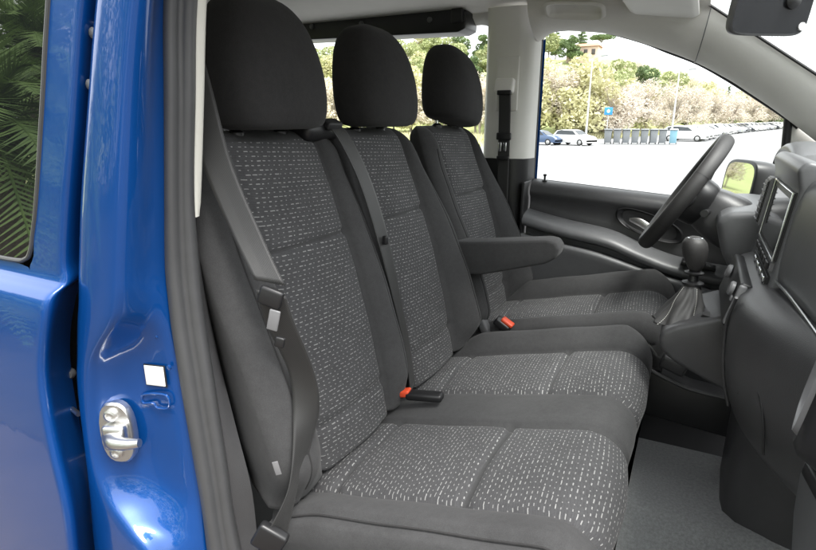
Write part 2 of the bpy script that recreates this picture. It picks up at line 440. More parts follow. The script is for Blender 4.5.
# roller bracket and fixings in the gap
bk = box('roller_bracket', (-.738, .512, 1.575), (.026, .02, .095), M['black'], sdoor, rot=(0, math.radians(19), 0), bev=.005)
for z, x in ((1.608, -.722), (1.545, -.745)):
    lathe('bracket_screw', [(.007, 0), (.007, .004), (.004, .006), (.0005, .006)], M['plasg'], sdoor, 14, (x, .493, z), (math.radians(90), 0, 0))
lathe('bump_stop', [(.010, 0), (.010, .006), (.006, .012), (.0005, .012)], M['plasg'], sdoor, 16, (-.966, .515, 1.055), (math.radians(90), 0, math.radians(40)))
tube('guide_pin', [(-.955, .50, .992), (-.94, .497, .992), (-.925, .494, .992)], .0045, M['metal'], sdoor, 10)
box('gap_flap', (-.985, .53, .80), (.05, .01, .17), M['plas'], sdoor, rot=(0, math.radians(10), 0), bev=.003)

# ---- roof, headliner, pillars on the far side
WT = [(-.601,1.573),(-.602,1.70),(-.600,1.775),(-.585,1.808),(-.545,1.823),(-.424,1.820),(-.327,1.797),(-.218,1.761),(-.14,1.727),(-.037,1.683),(.064,1.624),(.164,1.558),(.234,1.51),(.285,1.47)]
IN = [(-.62,2.10,1.905),(-.53,2.08,1.91),(-.44,2.08,1.905),(-.311,2.08,1.89),(-.15,2.09,1.865),(-.03,2.10,1.838),(.06,2.1,1.778),(.13,2.1,1.73),(.21,2.1,1.674),(.277,2.1,1.627)]
OUT = [(-.600,2.24,1.79),(-.545,2.25,1.823),(-.45,2.25,1.818),(-.327,2.25,1.797),(-.18,2.25,1.745),(-.06,2.25,1.694),(.05,2.25,1.634),(.12,2.25,1.588),(.20,2.25,1.533),(.281,2.25,1.471)]
IN += [(.52,2.1,1.457)]; OUT += [(.50,2.25,1.30)]
IN = spline(IN, 4); OUT = spline(OUT, 4)
def rail(i):
    a, b = OUT[i], IN[i]; r = []
    for t, d in ((0, .004), (.04, .016), (.10, .027), (.22, .036), (.4, .042), (.6, .040), (.8, .028), (.92, .014), (1, 0)):
        r.append(a.lerp(b, t) + Vector((0, -.75, -.66))*d)
    return r
roof = grid('roof_panel', [[(x, y, z) for y, z in ((.52, 1.80), (.56, 1.87), (.70, 1.935), (1.0, 1.965), (1.42, 1.975), (1.85, 1.965), (2.10, 1.945), (2.22, 1.925), (2.30, 1.90))] for x in (-2.9, -2.0, -1.0, -.5, -.15)], M['paint'], van, ang=60)
SPL = 21
def hl_row(x):
    # headliner cross-section
    base = [(.60, 1.80), (.66, 1.845), (.80, 1.885), (1.1, 1.915), (1.42, 1.925), (1.75, 1.922), (1.95, 1.918)]
    return [Vector((x, y, z)) for y, z in base]
rows = []
for x in (-2.85, -2.3, -1.7, -1.2, -.92, -.80, -.68, -.60, -.54):
    rows.append(hl_row(x) + [Vector((x, 2.08, 1.914)), Vector((x, 2.14, 1.908)), Vector((x, 2.20, 1.90)), Vector((x, 2.245, 1.885))])
headl = grid('headliner', rows, M['lite'], van, ang=180, sub=1, label='light grey felt headliner')
rows = []
for i in range(0, SPL):
    r = rail(i); p = IN[i]; x = p.x; drop = p.z - 1.91
    base = [Vector((x, lerp(.60, p.y, t), 1.80 + .12*math.sin(min(1, t*1.6)*PI/2) + drop*t)) for t in (0, .1, .25, .45, .65, .85)]
    rows.append(base + r[::-1])
grid('front_headliner', rows, M['lite'], headl, ang=180)
grid('pillar_trim', [rail(i) for i in range(SPL-1, len(IN))], M['trim'], headl, ang=180, label='light grey windscreen pillar trim')
V, F = tube_geo([p + Vector((.002, -.012, -.004)) for p in rail(SPL-1)], .0016, 6); build('trim_seam', V, F, M['plasg'], headl)
# grab recess in the roof lining above the driver window
def oval(c, ax, ay, n, e=.45):
    o = []
    for k in range(n):
        a = 2*PI*k/n; o.append((math.copysign(abs(math.cos(a))**e, math.cos(a))*ax, math.copysign(abs(math.sin(a))**e, math.sin(a))*ay))
    return o
rc = Vector((-.445, 2.085, 1.868)); ex = Vector((1, 0, -.10)).normalized(); ey = Vector((0, .80, -.60)).normalized(); en = ex.cross(ey)
en = en if en.z < 0 else -en
rows = []
for s, d in ((1.08, .002), (1., .010), (.94, .009), (.88, -.004), (.6, -.010), (.05, -.012)):
    rows.append([rc + ex*x*s + ey*y*(s if s > .6 else s) + en*(d+.010) for x, y in oval(rc, .098, .034, 40)])
grid('grab_recess', rows, M['lite'], headl, closeu=True, ang=60, label='oval recess moulded into the headliner')
# sun visor
vis = prism('sun_visor', [(-.27, 1.845), (-.255, 1.862), (-.07, 1.835), (-.055, 1.818), (-.075, 1.808), (-.25, 1.833)], 1.60, 2.10, M['lens'], headl, bev=.006)
vis.data.materials[0] = mat_simple('visor_vinyl', (.74, .73, .69), .7, .04, 20, .15, 600)
tube('visor_hinge', [(-.10, 2.06, 1.826), (-.06, 2.11, 1.832)], .006, M['trim'], headl)
# front header and windscreen
WS0 = Vector((-.03, 0, 1.842)); WS1 = Vector((.80, 0, 1.265))
wsc = grid('windscreen', [[Vector((lerp(WS0.x, WS1.x, t) + .10*(1-((y-1.42)/.72)**2), y, lerp(WS0.z, WS1.z, t)+.0)) for y in (.70, .95, 1.2, 1.42, 1.65, 1.9, 2.10)] for t in (0, .25, .5, .75, 1)], M['glass'], van, ang=180)
tube('edge_seal', [(lerp(-.06, .80, t), 2.094, lerp(1.862, 1.265, t)) for t in (0, .2, .4, .7, 1)], .0045, M['rubd'], wsc, 8)
tube('near_edge_seal', [(lerp(-.06, .80, t), .70, lerp(1.862, 1.265, t)) for t in (0, .2, .4, .7, 1)], .03, M['trim'], wsc, 8)
# interior mirror
mc = Vector((.086, 1.44, 1.722)); Rm = Matrix.Translation(mc) @ Matrix.Rotation(math.radians(33), 4, 'Z') @ Matrix.Rotation(math.radians(10), 4, 'X')
def rounded_plate(name, w, h, d, mat, parent, MM, e=.30, label=None):
    o = oval(None, w/2, h/2, 48, e); rows = []
    for s, y in ((.94, -d/2), (.985, -d/2+.002), (1, -d/2+.006), (1., 0), (.96, d*.2), (.80, d*.42), (.4, d/2), (.02, d/2)):
        rows.append([MM @ Vector((x*s, y, z*s)) for x, z in o])
    return grid(name, rows, mat, parent, closeu=True, cap=True, ang=50, label=label)
rvm = rounded_plate('interior_mirror', .166, .108, .035, M['plasg'], van, Rm, label='dark interior mirror hanging from the windscreen')
o = oval(None, .082, .049, 48, .3)
vs = [Rm @ Vector((x, -.0180, z)) for x, z in o]; build('mirror_glass', vs, [tuple(range(48))], M['screen'], rvm, flat=True)
tube('mirror_stem', [Rm @ Vector(p) for p in ((.03, .012, .01), (.05, .05, .05), (.07, .09, .12))], [.014, .012, .02], M['plasg'], rvm)
lathe('mirror_knob', [(.016, 0), (.016, .006), (.010, .012), (.0005, .013)], M['black'], rvm, 18, Rm @ Vector((.036, -.017, .012)), (math.radians(90), 0, math.radians(33)))
lathe('day_night_tab', [(.008, 0), (.008, .004), (.0005, .005)], M['lens'], rvm, 14, Rm @ Vector((.072, -.017, -.035)), (math.radians(90), 0, math.radians(33)))

# far B pillar
rows = []
for z in (1.90, 1.86, 1.80, 1.7, 1.6, 1.5, 1.42, 1.342):
    o = -.03*sstep(1.78, 1.9, z)
    rows.append([(-.596, 2.245, z), (-.606, 2.20, z), (-.622, 2.165+o, z), (-.66, 2.150+o, z), (-.74, 2.148+o, z), (-.775, 2.155+o, z), (-.793, 2.18, z), (-.80, 2.23, z)])
dpil = grid('driver_pillar', rows, M['trim'], van, ang=180, label='light grey far door pillar with belt guide')
rows = []
for z in (1.348, 1.33, 1.2, 1.0, .8, .5):
    rows.append([(-.594, 2.245, z), (-.603, 2.195, z), (-.615, 2.160, z), (-.66, 2.145, z), (-.78, 2.143, z), (-.82, 2.155, z), (-.835, 2.18, z), (-.84, 2.23, z)])
grid('lower_pillar_cover', rows, M['black'], dpil, ang=180)
# raised panel, guide, belt
box('guide_plate', (-.693, 2.147, 1.63), (.088, .012, .20), M['trim'], dpil, bev=.006)
box('belt_guide', (-.697, 2.128, 1.622), (.074, .034, .056), M['lite'], dpil, rot=(math.radians(-14), 0, 0), bev=.010, label='light grey belt guide cover')
box('guide_slot', (-.693, 2.112, 1.597), (.056, .016, .018), M['black'], dpil, bev=.004)
ribbon('driver_belt', [(Vector((-.693, 2.118, 1.60)), Vector((1, 0, 0))), (Vector((-.690, 2.122, 1.5)), Vector((1, 0, .0))), (Vector((-.688, 2.122, 1.40)), Vector((1, 0, .0))), (Vector((-.684, 2.118, 1.2)), Vector((1, .0, 0))), (Vector((-.68, 2.11, .8)), Vector((1, .0, 0)))], .047, M['belt'], dpil)
box('belt_tongue', (-.687, 2.112, 1.435), (.060, .012, .028), M['black'], dpil, bev=.005)
for dx in (-.012, .008):
    box('tongue_slot', (-.687+dx, 2.108, 1.395), (.012, .006, .035), M['chrome'], dpil, bev=.002)
box('belt_stop', (-.687, 2.112, 1.352), (.05, .010, .016), M['black'], dpil, bev=.003)
# blue jamb strip
grid('door_jamb', [[(-.618, 2.285, z), (-.606, 2.30, z), (-.592, 2.29, z)] for z in (1.80, 1.5, 1.2, .5)], M['paint'], van, ang=80)
# far rear side: window band and lower panel
rside = grid('rear_side_panel', [[(x, y, z) for y, z in ((2.26, 1.215), (2.20, 1.20), (2.18, 1.15), (2.19, .8), (2.20, .45))] for x in (-.80, -1.2, -1.75, -2.3, -2.9)], M['plas'], van, ang=60)
def rwin(x0, x1, z0, z1, r=.07):
    o = []
    for cx_, cz, a0 in ((x1-r, z1-r, 0), (x0+r, z1-r, 90), (x0+r, z0+r, 180), (x1-r, z0+r, 270)):
        for k in range(7):
            a = math.radians(a0 + 15*k); o.append((cx_ + r*math.cos(a), cz + r*math.sin(a)))
    return o
WO = rwin(-1.85, -.775, 1.215, 1.862)
def frame_between(name, inner, y_in, outer, y_out, mat, parent, mid=None):
    rows = [[Vector((x, y_in, z)) for x, z in inner]]
    if mid: rows.append([Vector((x*.0 + lerp(a[0], b[0], .35), mid, lerp(a[1], b[1], .35))) for a, b, x in zip(inner, outer, range(len(inner)))])
    rows.append([Vector((x, y_out, z)) for x, z in outer])
    return grid(name, rows, mat, parent, closeu=True, ang=60)
WI = rwin(-1.85, -.775, 1.215, 1.862); WOUT = rwin(-1.95, -.70, 1.13, 1.93, .05)
frame_between('window_surround', WI, 2.245, WOUT, 2.185, M['trim'], rside, 2.20)
build('window_pane', [Vector((x, 2.25, z)) for x, z in WI], [tuple(range(len(WI)))], M['glass'], rside, flat=True)
hb = prism('header_rail', [(-1.95, 1.850), (-1.95, 1.945), (-.90, 1.922), (-.865, 1.90), (-.870, 1.838), (-.90, 1.826)], 2.13, 2.26, M['black'], van, bev=.006, label='black rail above the rear side window')
for x in (-1.02, -1.34, -1.60):
    lathe('screw_cap', [(.011, 0), (.011, .005), (.006, .008), (.0005, .008)], M['plasg'], hb, 16, (x, 2.130, lerp(1.895, 1.878, (x+1.6)/.6)), (math.radians(90), 0, 0))
box('rail_end_latch', (-.90, 2.125, 1.885), (.05, .02, .05), M['rubd'], hb, bev=.006)
grid('rear_quarter', [[(-1.93, 2.185, z), (-2.1, 2.18, z), (-2.85, 2.15, z)] for z in (1.91, 1.5, 1.1)], M['trim'], van)
# tailgate: frame around a rear window
ro = rwin(.60, 2.24, .50, 1.95, .1); ri = rwin(.74, 2.10, 1.20, 1.80, .08)
tgate = grid('tailgate', [[Vector((-2.86, y, z)) for y, z in ro], [Vector((-2.90, y, z)) for y, z in ri]], M['plas'], van, closeu=True)
build('window_pane', [Vector((-2.90, y, z)) for y, z in ri], [tuple(range(len(ri)))], M['glass'], tgate, flat=True)

# ---- driver door
ztab = [(-.64, 1.262), (-.556, 1.256), (-.183, 1.229), (.021, 1.214), (.35, 1.19)]
ltab = [(-.64, 1.150), (-.536, 1.126), (-.42, 1.104), (-.261, 1.079), (-.147, 1.037), (-.024, 1.002), (.15, .985), (.35, .98)]
ptab = [(-.64, 1.068), (-.432, 1.034), (-.297, 1.014), (-.088, .960), (.025, .939), (.123, .92), (.35, .88)]
XS = [lerp(-.592, .35, k/40) for k in range(41)]
def drow(prof):
    return [[Vector((x, y, {'s': sinterp(ztab, x), 'l': sinterp(ltab, x), 'p': sinterp(ptab, x), 'a': 0}[k] + dz)) for k, y, dz in prof] for x in XS]
ddoor = grid('driver_door', drow([('s', 2.275, -.006), ('s', 2.262, .004), ('s', 2.235, .004), ('s', 2.212, -.004), ('s', 2.196, -.018), ('s', 2.188, -.036), ('s', 2.192, -.052), ('s', 2.202, -.062), ('l', 2.206, .03), ('l', 2.200, .008), ('l', 2.21, -.02)]), M['plas'], van, ang=50, label='dark driver door lining with armrest ledge and pocket')
grid('armrest', drow([('l', 2.204, .004), ('l', 2.196, .010), ('l', 2.176, .010), ('l', 2.14, .002), ('l', 2.112, -.008), ('l', 2.100, -.018), ('l', 2.097, -.030), ('l', 2.104, -.042), ('l', 2.13, -.050), ('l', 2.18, -.052)]), M['plasg'], ddoor, ang=50)
grid('door_pocket', drow([('l', 2.180, -.050), ('l', 2.165, -.06), ('p', 2.165, -.012), ('p', 2.150, -.006), ('p', 2.105, -.0), ('p', 2.090, .003), ('p', 2.080, -.001), ('p', 2.077, -.010), ('p', 2.082, -.03), ('p', 2.10, -.2), ('p', 2.12, -.45)]), M['plasg'], ddoor, ang=50)
box('door_edge', (-.603, 2.20, .88), (.014, .15, .76), M['rubd'], ddoor, bev=.004)
# handle recess bowl and lever
rows = []
hc = Vector((-.135, 2.198, 1.118))
for s, y in ((1.06, -.004), (1., -.010), (.93, -.006), (.8, .012), (.5, .026), (.05, .030)):
    rows.append([hc + Vector((x*s, y, z*s - .30*x*s)) for x, z in oval(None, .115, .042, 36, .8)])
grid('handle_bowl', rows, M['black'], ddoor, closeu=True, ang=60)
hp = spline([(-.205, 2.19, 1.135), (-.17, 2.178, 1.130), (-.13, 2.172, 1.112), (-.10, 2.178, 1.098)], 5)
rows = [[p + Vector((0, -.004*math.sin(a)*1.2, .016*math.sin(PI*min(1, (i+2)/18.))*math.cos(a))) for a in [2*PI*k/14 for k in range(14)]] for i, p in enumerate(hp)]
grid('door_handle', rows, M['metal'], ddoor, closeu=True, cap=True)
lathe('lock_pin', [(.010, 0), (.010, .003), (.004, .005), (.004, .018), (.007, .022), (.007, .027), (.0005, .029)], M['black'], ddoor, 16, (-.545, 2.232, 1.258))
sw = box('switch_panel', (.045, 2.120, 1.005), (.11, .055, .014), M['black'], ddoor, rot=(0, math.radians(8), 0), bev=.004)
for k in range(3):
    box('window_switch', (.018+.03*k, 2.115, 1.016-.004*k), (.020, .032, .010), M['chrome'] if k < 2 else M['plasg'], ddoor, rot=(0, math.radians(14), 0), bev=.003)
# window pane and seal
sill = [(x, sinterp(ztab, x) - .002) for x in (.30, .1, -.2, -.45, -.60)]
WTs = [Vector((x, 2.258, z)) for x, z in [(-.601, 1.30)] + WT]
pane = WTs + [Vector((.29, 2.258, 1.32))] + [Vector((x, 2.258, z)) for x, z in sill]
build('window_pane', pane, [tuple(range(len(pane)))], M['glass'], ddoor, flat=True)
sp_ = spline([Vector((-.606, 2.252, 1.20)), Vector((-.608, 2.252, 1.45))] + [Vector((x-.006, 2.252, z+.006)) for x, z in WT[1:]], 4)
V, F = tube_geo(sp_, .011, 10); build('window_seal', V, F, M['rubd'], ddoor)
grid('frame_edge', [[(-.622, 2.20, z), (-.618, 2.235, z), (-.603, 2.248, z), (-.594, 2.262, z)] for z in (1.80, 1.6, 1.4, 1.2)], M['rubd'], ddoor)
tube('front_channel', [(.243, 2.250, 1.520), (.255, 2.250, 1.36), (.268, 2.250, 1.18)], .013, M['rubd'], ddoor, 10)
grid('sill_seal', [[Vector((x, 2.262, sinterp(ztab, x)-.004)), Vector((x, 2.256, sinterp(ztab, x)+.006)), Vector((x, 2.250, sinterp(ztab, x)+.002))] for x in XS], M['rubd'], ddoor)
build('mirror_sail', [(.255, 2.252, 1.50), (.55, 2.252, 1.28), (.55, 2.252, 1.15), (.27, 2.252, 1.18)], [(0, 1, 2, 3)], M['trim'], ddoor, flat=True)
# wing mirror
wm = Matrix.Translation((.192, 2.45, 1.262)) @ Matrix.Rotation(math.radians(-62), 4, 'Z') @ Matrix.Rotation(math.radians(-5), 4, 'X')
wmir = rounded_plate('wing_mirror', .20, .175, .12, M['black'], van, wm, .5, label='black driver side wing mirror')
vs = [wm @ Vector((x, -.0605, z)) for x, z in oval(None, .088, .076, 48, .5)]
build('mirror_glass', vs, [tuple(range(48))], M['mirror'], wmir, flat=True)
tube('mirror_foot', [(.20, 2.36, 1.20), (.22, 2.30, 1.19), (.23, 2.26, 1.19)], .03, M['black'], wmir)

# ------------------------------------------------------------------ seats
def seat_back(parent, yl, pl, pr, yr, z0=.80, z1=1.478, x0=-.60, x1=-.795, bl=(.085, .02), br=(.045, .02), shl=.06, shr=.09, seam=.66, label=None, name='backrest'):
    H = z1 - z0; N = 96; rows = []; uvr = []; 
    nl, npn, nr_ = 18, 30, 18
    for i in range(N+1):
        s = i/N; h = s*H
        # shoulders and lower taper
        L = yl + shl*sstep(.55, 1.02, s)**1.2 + .015*sstep(.15, 0, s); Rr = yr - shr*sstep(.50, 1.02, s)**1.2 - .015*sstep(.15, 0, s)
        rt = .055
        tau = clamp((h-(H-rt))/rt); kr = math.sqrt(max(0, 1-tau*tau)); zz = z0 + h
        L += rt*.75*(1-kr); Rr -= rt*.75*(1-kr)
        xf = lerp(x0, x1, s) + .020*math.sin(PI*clamp(s*1.05)) ; T = lerp(.13, .085, s)
        xm = xf - T/2
        pL = max(pl, L+.012); pR = min(pr, Rr-.012)
        pL, pR = min(pL, pR-.02), max(pR, pL+.02)
        ys = [lerp(L, pL, 1-math.cos(PI/2*j/nl)) for j in range(nl)] + [lerp(pL, pR, j/npn) for j in range(npn)] + [lerp(pR, Rr, math.sin(PI/2*j/nr_)) for j in range(nr_+1)]
        bL = lerp(bl[0], bl[1], sstep(.10, .85, s)) * sstep(-.05, .15, s); bR = lerp(br[0], br[1], sstep(.10, .85, s))*sstep(-.05, .15, s)
        r = []; u = []
        for y in ys:
            f = 0
            if y < pL: t = (pL-y)/(pL-L); f = bL*(math.sin(PI*min(t*.80, .62)) if t < .775 else math.sin(PI*.62))
            elif y > pR: t = (y-pR)/(Rr-pR); f = bR*(math.sin(PI*min(t*.80, .62)) if t < .775 else math.sin(PI*.62))
            else:
                c = (y-(pL+pR)/2)/((pR-pL)/2); f = .010*(1-c*c)
                f -= .010*math.exp(-((s-seam)/.011)**2)
                f -= .007*math.exp(-((s-.13)/.016)**2)
            f -= .013*math.exp(-(min(abs(y-pL), abs(y-pR))/.0065)**2)
            f -= .0055*math.exp(-(min(abs(y-lerp(pL, L, .66)), abs(y-lerp(pR, Rr, .66)))/.0045)**2)*sstep(.93, .8, s)
            e = min(y-L, Rr-y); rr = .042
            if e < rr: f -= rr - math.sqrt(max(0, rr*rr-(rr-e)**2))
            f += .0016*math.sin(31*y+17*zz)*math.sin(23*zz+5*y)
            x = xm + (T/2+f)*(kr if kr > .02 else .02)
            r.append((x, y, zz)); u.append((y, h))
        # rear ring
        for j in range(1, 12):
            t = j/12; y = lerp(Rr, L, t); e = min(t, 1-t)*2
            bx = -T/2*min(1, (e*3)**.5)
            r.append((xm + bx*(kr if kr > .02 else .02), y, zz)); u.append((y, h))
        rows.append(r); uvr.append(u)
    for col, nn in ((10, 'backrest_piping'), (nl+npn+8, 'backrest_piping')):
        if (pl-yl if col < nl else yr-pr) < .06: continue
        tube(nn, [Vector(rows[i][col]) + Vector((.0008, 0, 0)) for i in range(4, 88, 2)], .0019, M['fabd'], parent, 6)
    nc = len(rows[0])
    def fm(i, j): return 1 if nl <= j < nl+npn and rows[i][j][2] < z1-.022 and abs((i+.5)/N-seam) > .008 else 0
    return grid(name, rows, [M['fab'], M['pat']], parent, closeu=True, cap=True, fmat=fm, uv=uvr, ang=180, label=label)

def cushion(parent, bands, x0=-.645, dz=0, name='seat_cushion', label=None, seams=(), front=None, L=.54, frontdx=0, extra=()):
    """bands: list of (y0,y1,kind,height) kinds p(attern)/b(olster)/m(iddle)"""
    # profile: rear -> front top -> lip -> down the front face
    prof = []
    for k in range(60):
        t = k/59; x = lerp(x0, -.135+frontdx, t); z = .772 + .128*t
        prof.append((x, z, 0, t))
    rl = .062; a0 = math.radians(104); cxp, czp = -.135+frontdx - rl*1.15*math.cos(a0), .900 - rl*math.sin(a0)
    for k in range(1, 19):
        a = a0 - math.radians(k*6.75)
        prof.append((cxp + rl*1.15*math.cos(a), czp + rl*math.sin(a), math.cos(a), 1))
    lx, lz = prof[-1][0], prof[-1][1]
    for k in range(1, 13): prof.append((lx - .030*(k/12)**1.5, lz - .125*k/12, .9, 1))
    ys = []; kinds = []
    for bi, (a, b, kd, h) in enumerate(bands):
        n = 30 if kd == 'p' else 16
        for j in range(n): ys.append(lerp(a, b, j/n)); kinds.append((bi, j/n))
    ys.append(bands[-1][1]); kinds.append((len(bands)-1, 1.))
    Y0, Y1 = bands[0][0], bands[-1][1]
    bnd = [b[0] for b in bands[1:]] + list(extra)
    rows = []; uvr = []; pl = 0
    for i, (x, z, fx, t) in enumerate(prof):
        if i: pl += math.hypot(x-prof[i-1][0], z-prof[i-1][1])
        r = []; u = []
        for y, (bi, bt) in zip(ys, kinds):
            a, b, kd, h = bands[bi]; f = 0
            if kd == 'p': f = .010*(1-(2*bt-1)**2)
            elif kd == 'm': f = h*math.sin(PI*bt)**.7 if bt > 0 else 0
            elif kd == 'l': f = h*math.sin(PI*min(.62, (1-bt)*.8))
            elif kd == 'r': f = h*math.sin(PI*min(.62, bt*.8))
            amp = sstep(-.02, .25, t) * (1 if fx == 0 else max(0, 1-max(0, fx)*.9))
            f *= amp if kd != 'p' else 1
            d = min([abs(y-q) for q in bnd]) if bnd else 1
            f -= .013*math.exp(-(d/.007)**2)
            for (sa, sb, sx) in seams:
                if sa-.004 <= y <= sb+.004 and fx == 0: f -= .014*math.exp(-((x-sx)/.008)**2)
            e = min(y-Y0, Y1-y); rr = .045
            if e < rr: f -= rr - math.sqrt(max(0, rr*rr-(rr-e)**2))
            f += .0018*math.sin(27*y+13*x)*math.sin(19*x-7*y)
            nx, nz = (fx, math.sqrt(max(0, 1-fx*fx))) if fx else (-.24, .97)
            r.append((x + nx*f - .02*fx*0, y, z + nz*f + dz)); u.append((y, pl))
        # sides and underside
        zb = .71 + dz
        xb = min(x, lx-.01)
        zz = r[-1][2]; r2 = []
        for (yy, q) in ((Y1-.002, .25), (Y1-.004, .6), (Y1-.010, 1.), (lerp(Y0, Y1, .5), 1.), (Y0+.010, 1.), (Y0+.004, .6), (Y0+.002, .25)):
            z0_ = r[-1][2] if yy > (Y0+Y1)/2 else r[0][2]
            r2.append((x, yy, lerp(z0_, zb if i < len(prof)-1 else zb, q) if z0_ > zb else z0_)); 
        r += r2; u += [(p[1], pl) for p in r2]
        rows.append(r); uvr.append(u)
    for q in extra:
        jq = min(range(len(ys)), key=lambda j: abs(ys[j]-q)); tube('cushion_piping', [Vector(r[jq]) + Vector((0, 0, .003)) for r in rows[6:72:2]], .0024, M['fabd'], parent, 6)
    nt = len(ys)
    def fm(i, j):
        if j >= nt-1 or bands[kinds[j][0]][2] != 'p': return 0
        xm = (prof[i][0]+prof[min(i+1, len(prof)-1)][0])/2
        return 0 if any(sa-.004 <= ys[j] <= sb+.004 and abs(xm-sx) < .0062 and prof[i][2] == 0 for sa, sb, sx in seams[::2]) else 1
    return grid(name, rows, [M['fab'], M['pat']], parent, closeu=True, cap=True, fmat=fm, uv=uvr, ang=180, label=label)

def headrest(parent, yc, xc=-.795, zb=1.480, H=.256, W=.266, Dp=.166, label=None, posts=True, roll=0., e=.52):
    rows = []; N = 40; n = 56
    for i in range(N+1):
        s = i/N; a = s
        w = sinterp([(0, .84), (.04, .91), (.12, .965), (.28, 1.), (.45, .975), (.62, .90), (.78, .79), (.89, .66), (.955, .50), (1., .20)], a)
        d = sinterp([(0, .74), (.05, .88), (.15, .98), (.40, 1.), (.62, .94), (.8, .80), (.91, .60), (.97, .38), (1., .13)], a)
        cx_ = xc - .040*(s-.4) + .008*math.sin(PI*s)
        if i == 0: w *= .9; d *= .8
        r = []
        for k in range(n):
            an = 2*PI*k/n; c, sn = math.cos(an), math.sin(an)
            x = math.copysign(abs(c)**e, c)*Dp/2*d; y = math.copysign(abs(sn)**e, sn)*W/2*w
            if x > 0: x -= .016*(abs(y)/(W/2))**2.2     # front face slightly domed
            zz = H*(s-.5); r.append((cx_+x, yc + y*math.cos(roll) + zz*math.sin(roll), zb + H*.5 + zz*math.cos(roll) - y*math.sin(roll)))
        rows.append(r)
    h = grid('headrest', rows, M['fabd'], parent, closeu=True, cap=True, ang=180, label=label)
    if posts:
        for dy in (-.065, .065):
            tube('headrest_post', [(xc-.028, yc+dy, zb-.06), (xc-.028, yc+dy, zb+.03)], .0065, M['chrome'], parent, 12)
            lathe('post_sleeve', [(.017, -.006), (.017, .004), (.012, .009), (.008, .010)], M['black'], parent, 16, (xc-.028, yc+dy, zb-.010))
    return h

bench = box('passenger_bench', (-.36, 1.10, .62), (.46, .86, .20), M['black'], van, bev=.02, label='double passenger bench in grey dashed fabric, nearest the open door')
seat_back(bench, .625, .775, 1.045, 1.138, label='outer backrest with wide side bolster', bl=(.066, .03), br=(.042, .022), shl=.03, shr=.03)
seat_back(bench, 1.141, 1.185, 1.452, 1.578, label='middle backrest with rounded right shoulder', bl=(.015, .01), br=(.075, .022), shl=.01, shr=.085)
cushion(bench, [(.63, .742, 'l', .020), (.742, 1.028, 'p', 0), (1.028, 1.192, 'm', .009), (1.192, 1.468, 'p', 0), (1.468, 1.582, 'r', .046)],
        seams=((.742, 1.028, -.286), (.742, 1.028, -.558), (1.192, 1.468, -.254), (1.192, 1.468, -.54)), extra=(.655,), label='wide bench cushion with two patterned seats')
headrest(bench, .895, label='nearest of the three headrests'); headrest(bench, 1.325, label='middle of the three headrests')
# piping along the near side of the cushion
pp = [(-.62, .632, .745), (-.45, .628, .782), (-.28, .627, .812), (-.14, .629, .832), (-.09, .634, .818)]
# buckles
def buckle(parent, c, rz, tilt, L=.07, label=None):
    Mb = Matrix.Translation(c) @ Matrix.Rotation(rz, 4, 'Z') @ Matrix.Rotation(tilt, 4, 'Y')
    def bb(name, cc, d, m, bev, lab=None):
        bm = bmesh.new(); bm_box(bm, cc, d, None, bev); bm.transform(Mb); me = bpy.data.meshes.new(name); bm.to_mesh(me); bm.free(); me.materials.append(m); smooth(me, 50)
        return put(name, me, parent, lab)
    b = bb('buckle', (0, 0, 0), (L, .034, .022), M['black'], .006, label)
    bb('buckle_button', (-L/2+.002, 0, .002), (.014, .028, .017), M['red'], .003)
    return b
box('belt_buckle', (-.530, 1.098, .838), (.095, .032, .020), M['black'], bench, rot=(0, math.radians(-6), math.radians(8)), bev=.007)
box('buckle_button', (-.580, 1.091, .838), (.026, .027, .017), M['red'], bench, rot=(0, math.radians(-14), math.radians(8)), bev=.004, label='red buckle button')

drv = box('driver_seat', (-.34, 1.84, .62), (.44, .42, .24), M['black'], van, bev=.02, label='single driver seat with fold-down armrest, farthest from the camera')
seat_back(drv, 1.575, 1.690, 1.99, 2.115, bl=(.075, .022), br=(.095, .024), shl=.035, shr=.095, label='driver backrest')
cushion(drv, [(1.60, 1.70, 'l', .030), (1.70, 1.985, 'p', 0), (1.985, 2.09, 'r', .060)], dz=.028, frontdx=.03, seams=((1.70, 1.985, -.24), (1.70, 1.985, -.54)), label='driver cushion')
headrest(drv, 1.848, W=.295, Dp=.172, zb=1.486, roll=math.radians(9), e=.64,  label='farthest of the three headrests')
# armrest on the driver seat
ar = prism('armrest', [(-.66, 1.128), (-.55, 1.139), (-.36, 1.164), (-.335, 1.160), (-.322, 1.140), (-.330, 1.112), (-.36, 1.092), (-.55, 1.034), (-.66, 1.024)], 1.545, 1.625, M['fab'], drv, bev=.009, label='fold-down armrest')
box('armrest_hinge', (-.66, 1.60, 1.07), (.10, .06, .10), M['black'], drv, bev=.02)
# buckle between the seats with grey stalk
box('buckle_stalk', (-.575, 1.612, .865), (.03, .035, .12), M['plasg'], drv, rot=(0, math.radians(-30), 0), bev=.008)
box('belt_buckle', (-.495, 1.602, .862), (.055, .040, .026), M['black'], drv, rot=(0, math.radians(32), 0), bev=.006)
box('buckle_button', (-.478, 1.600, .872), (.042, .030, .012), M['red'], drv, rot=(0, math.radians(30), 0), bev=.004, label='pale red buckle button')
box('cushion_side_trim', (-.30, 1.598, .80), (.46, .022, .10), M['plas'], drv, rot=(0, math.radians(-8), 0), bev=.010)
box('height_lever', (-.075, 1.592, .845), (.035, .02, .045), M['plasg'], drv, bev=.006)

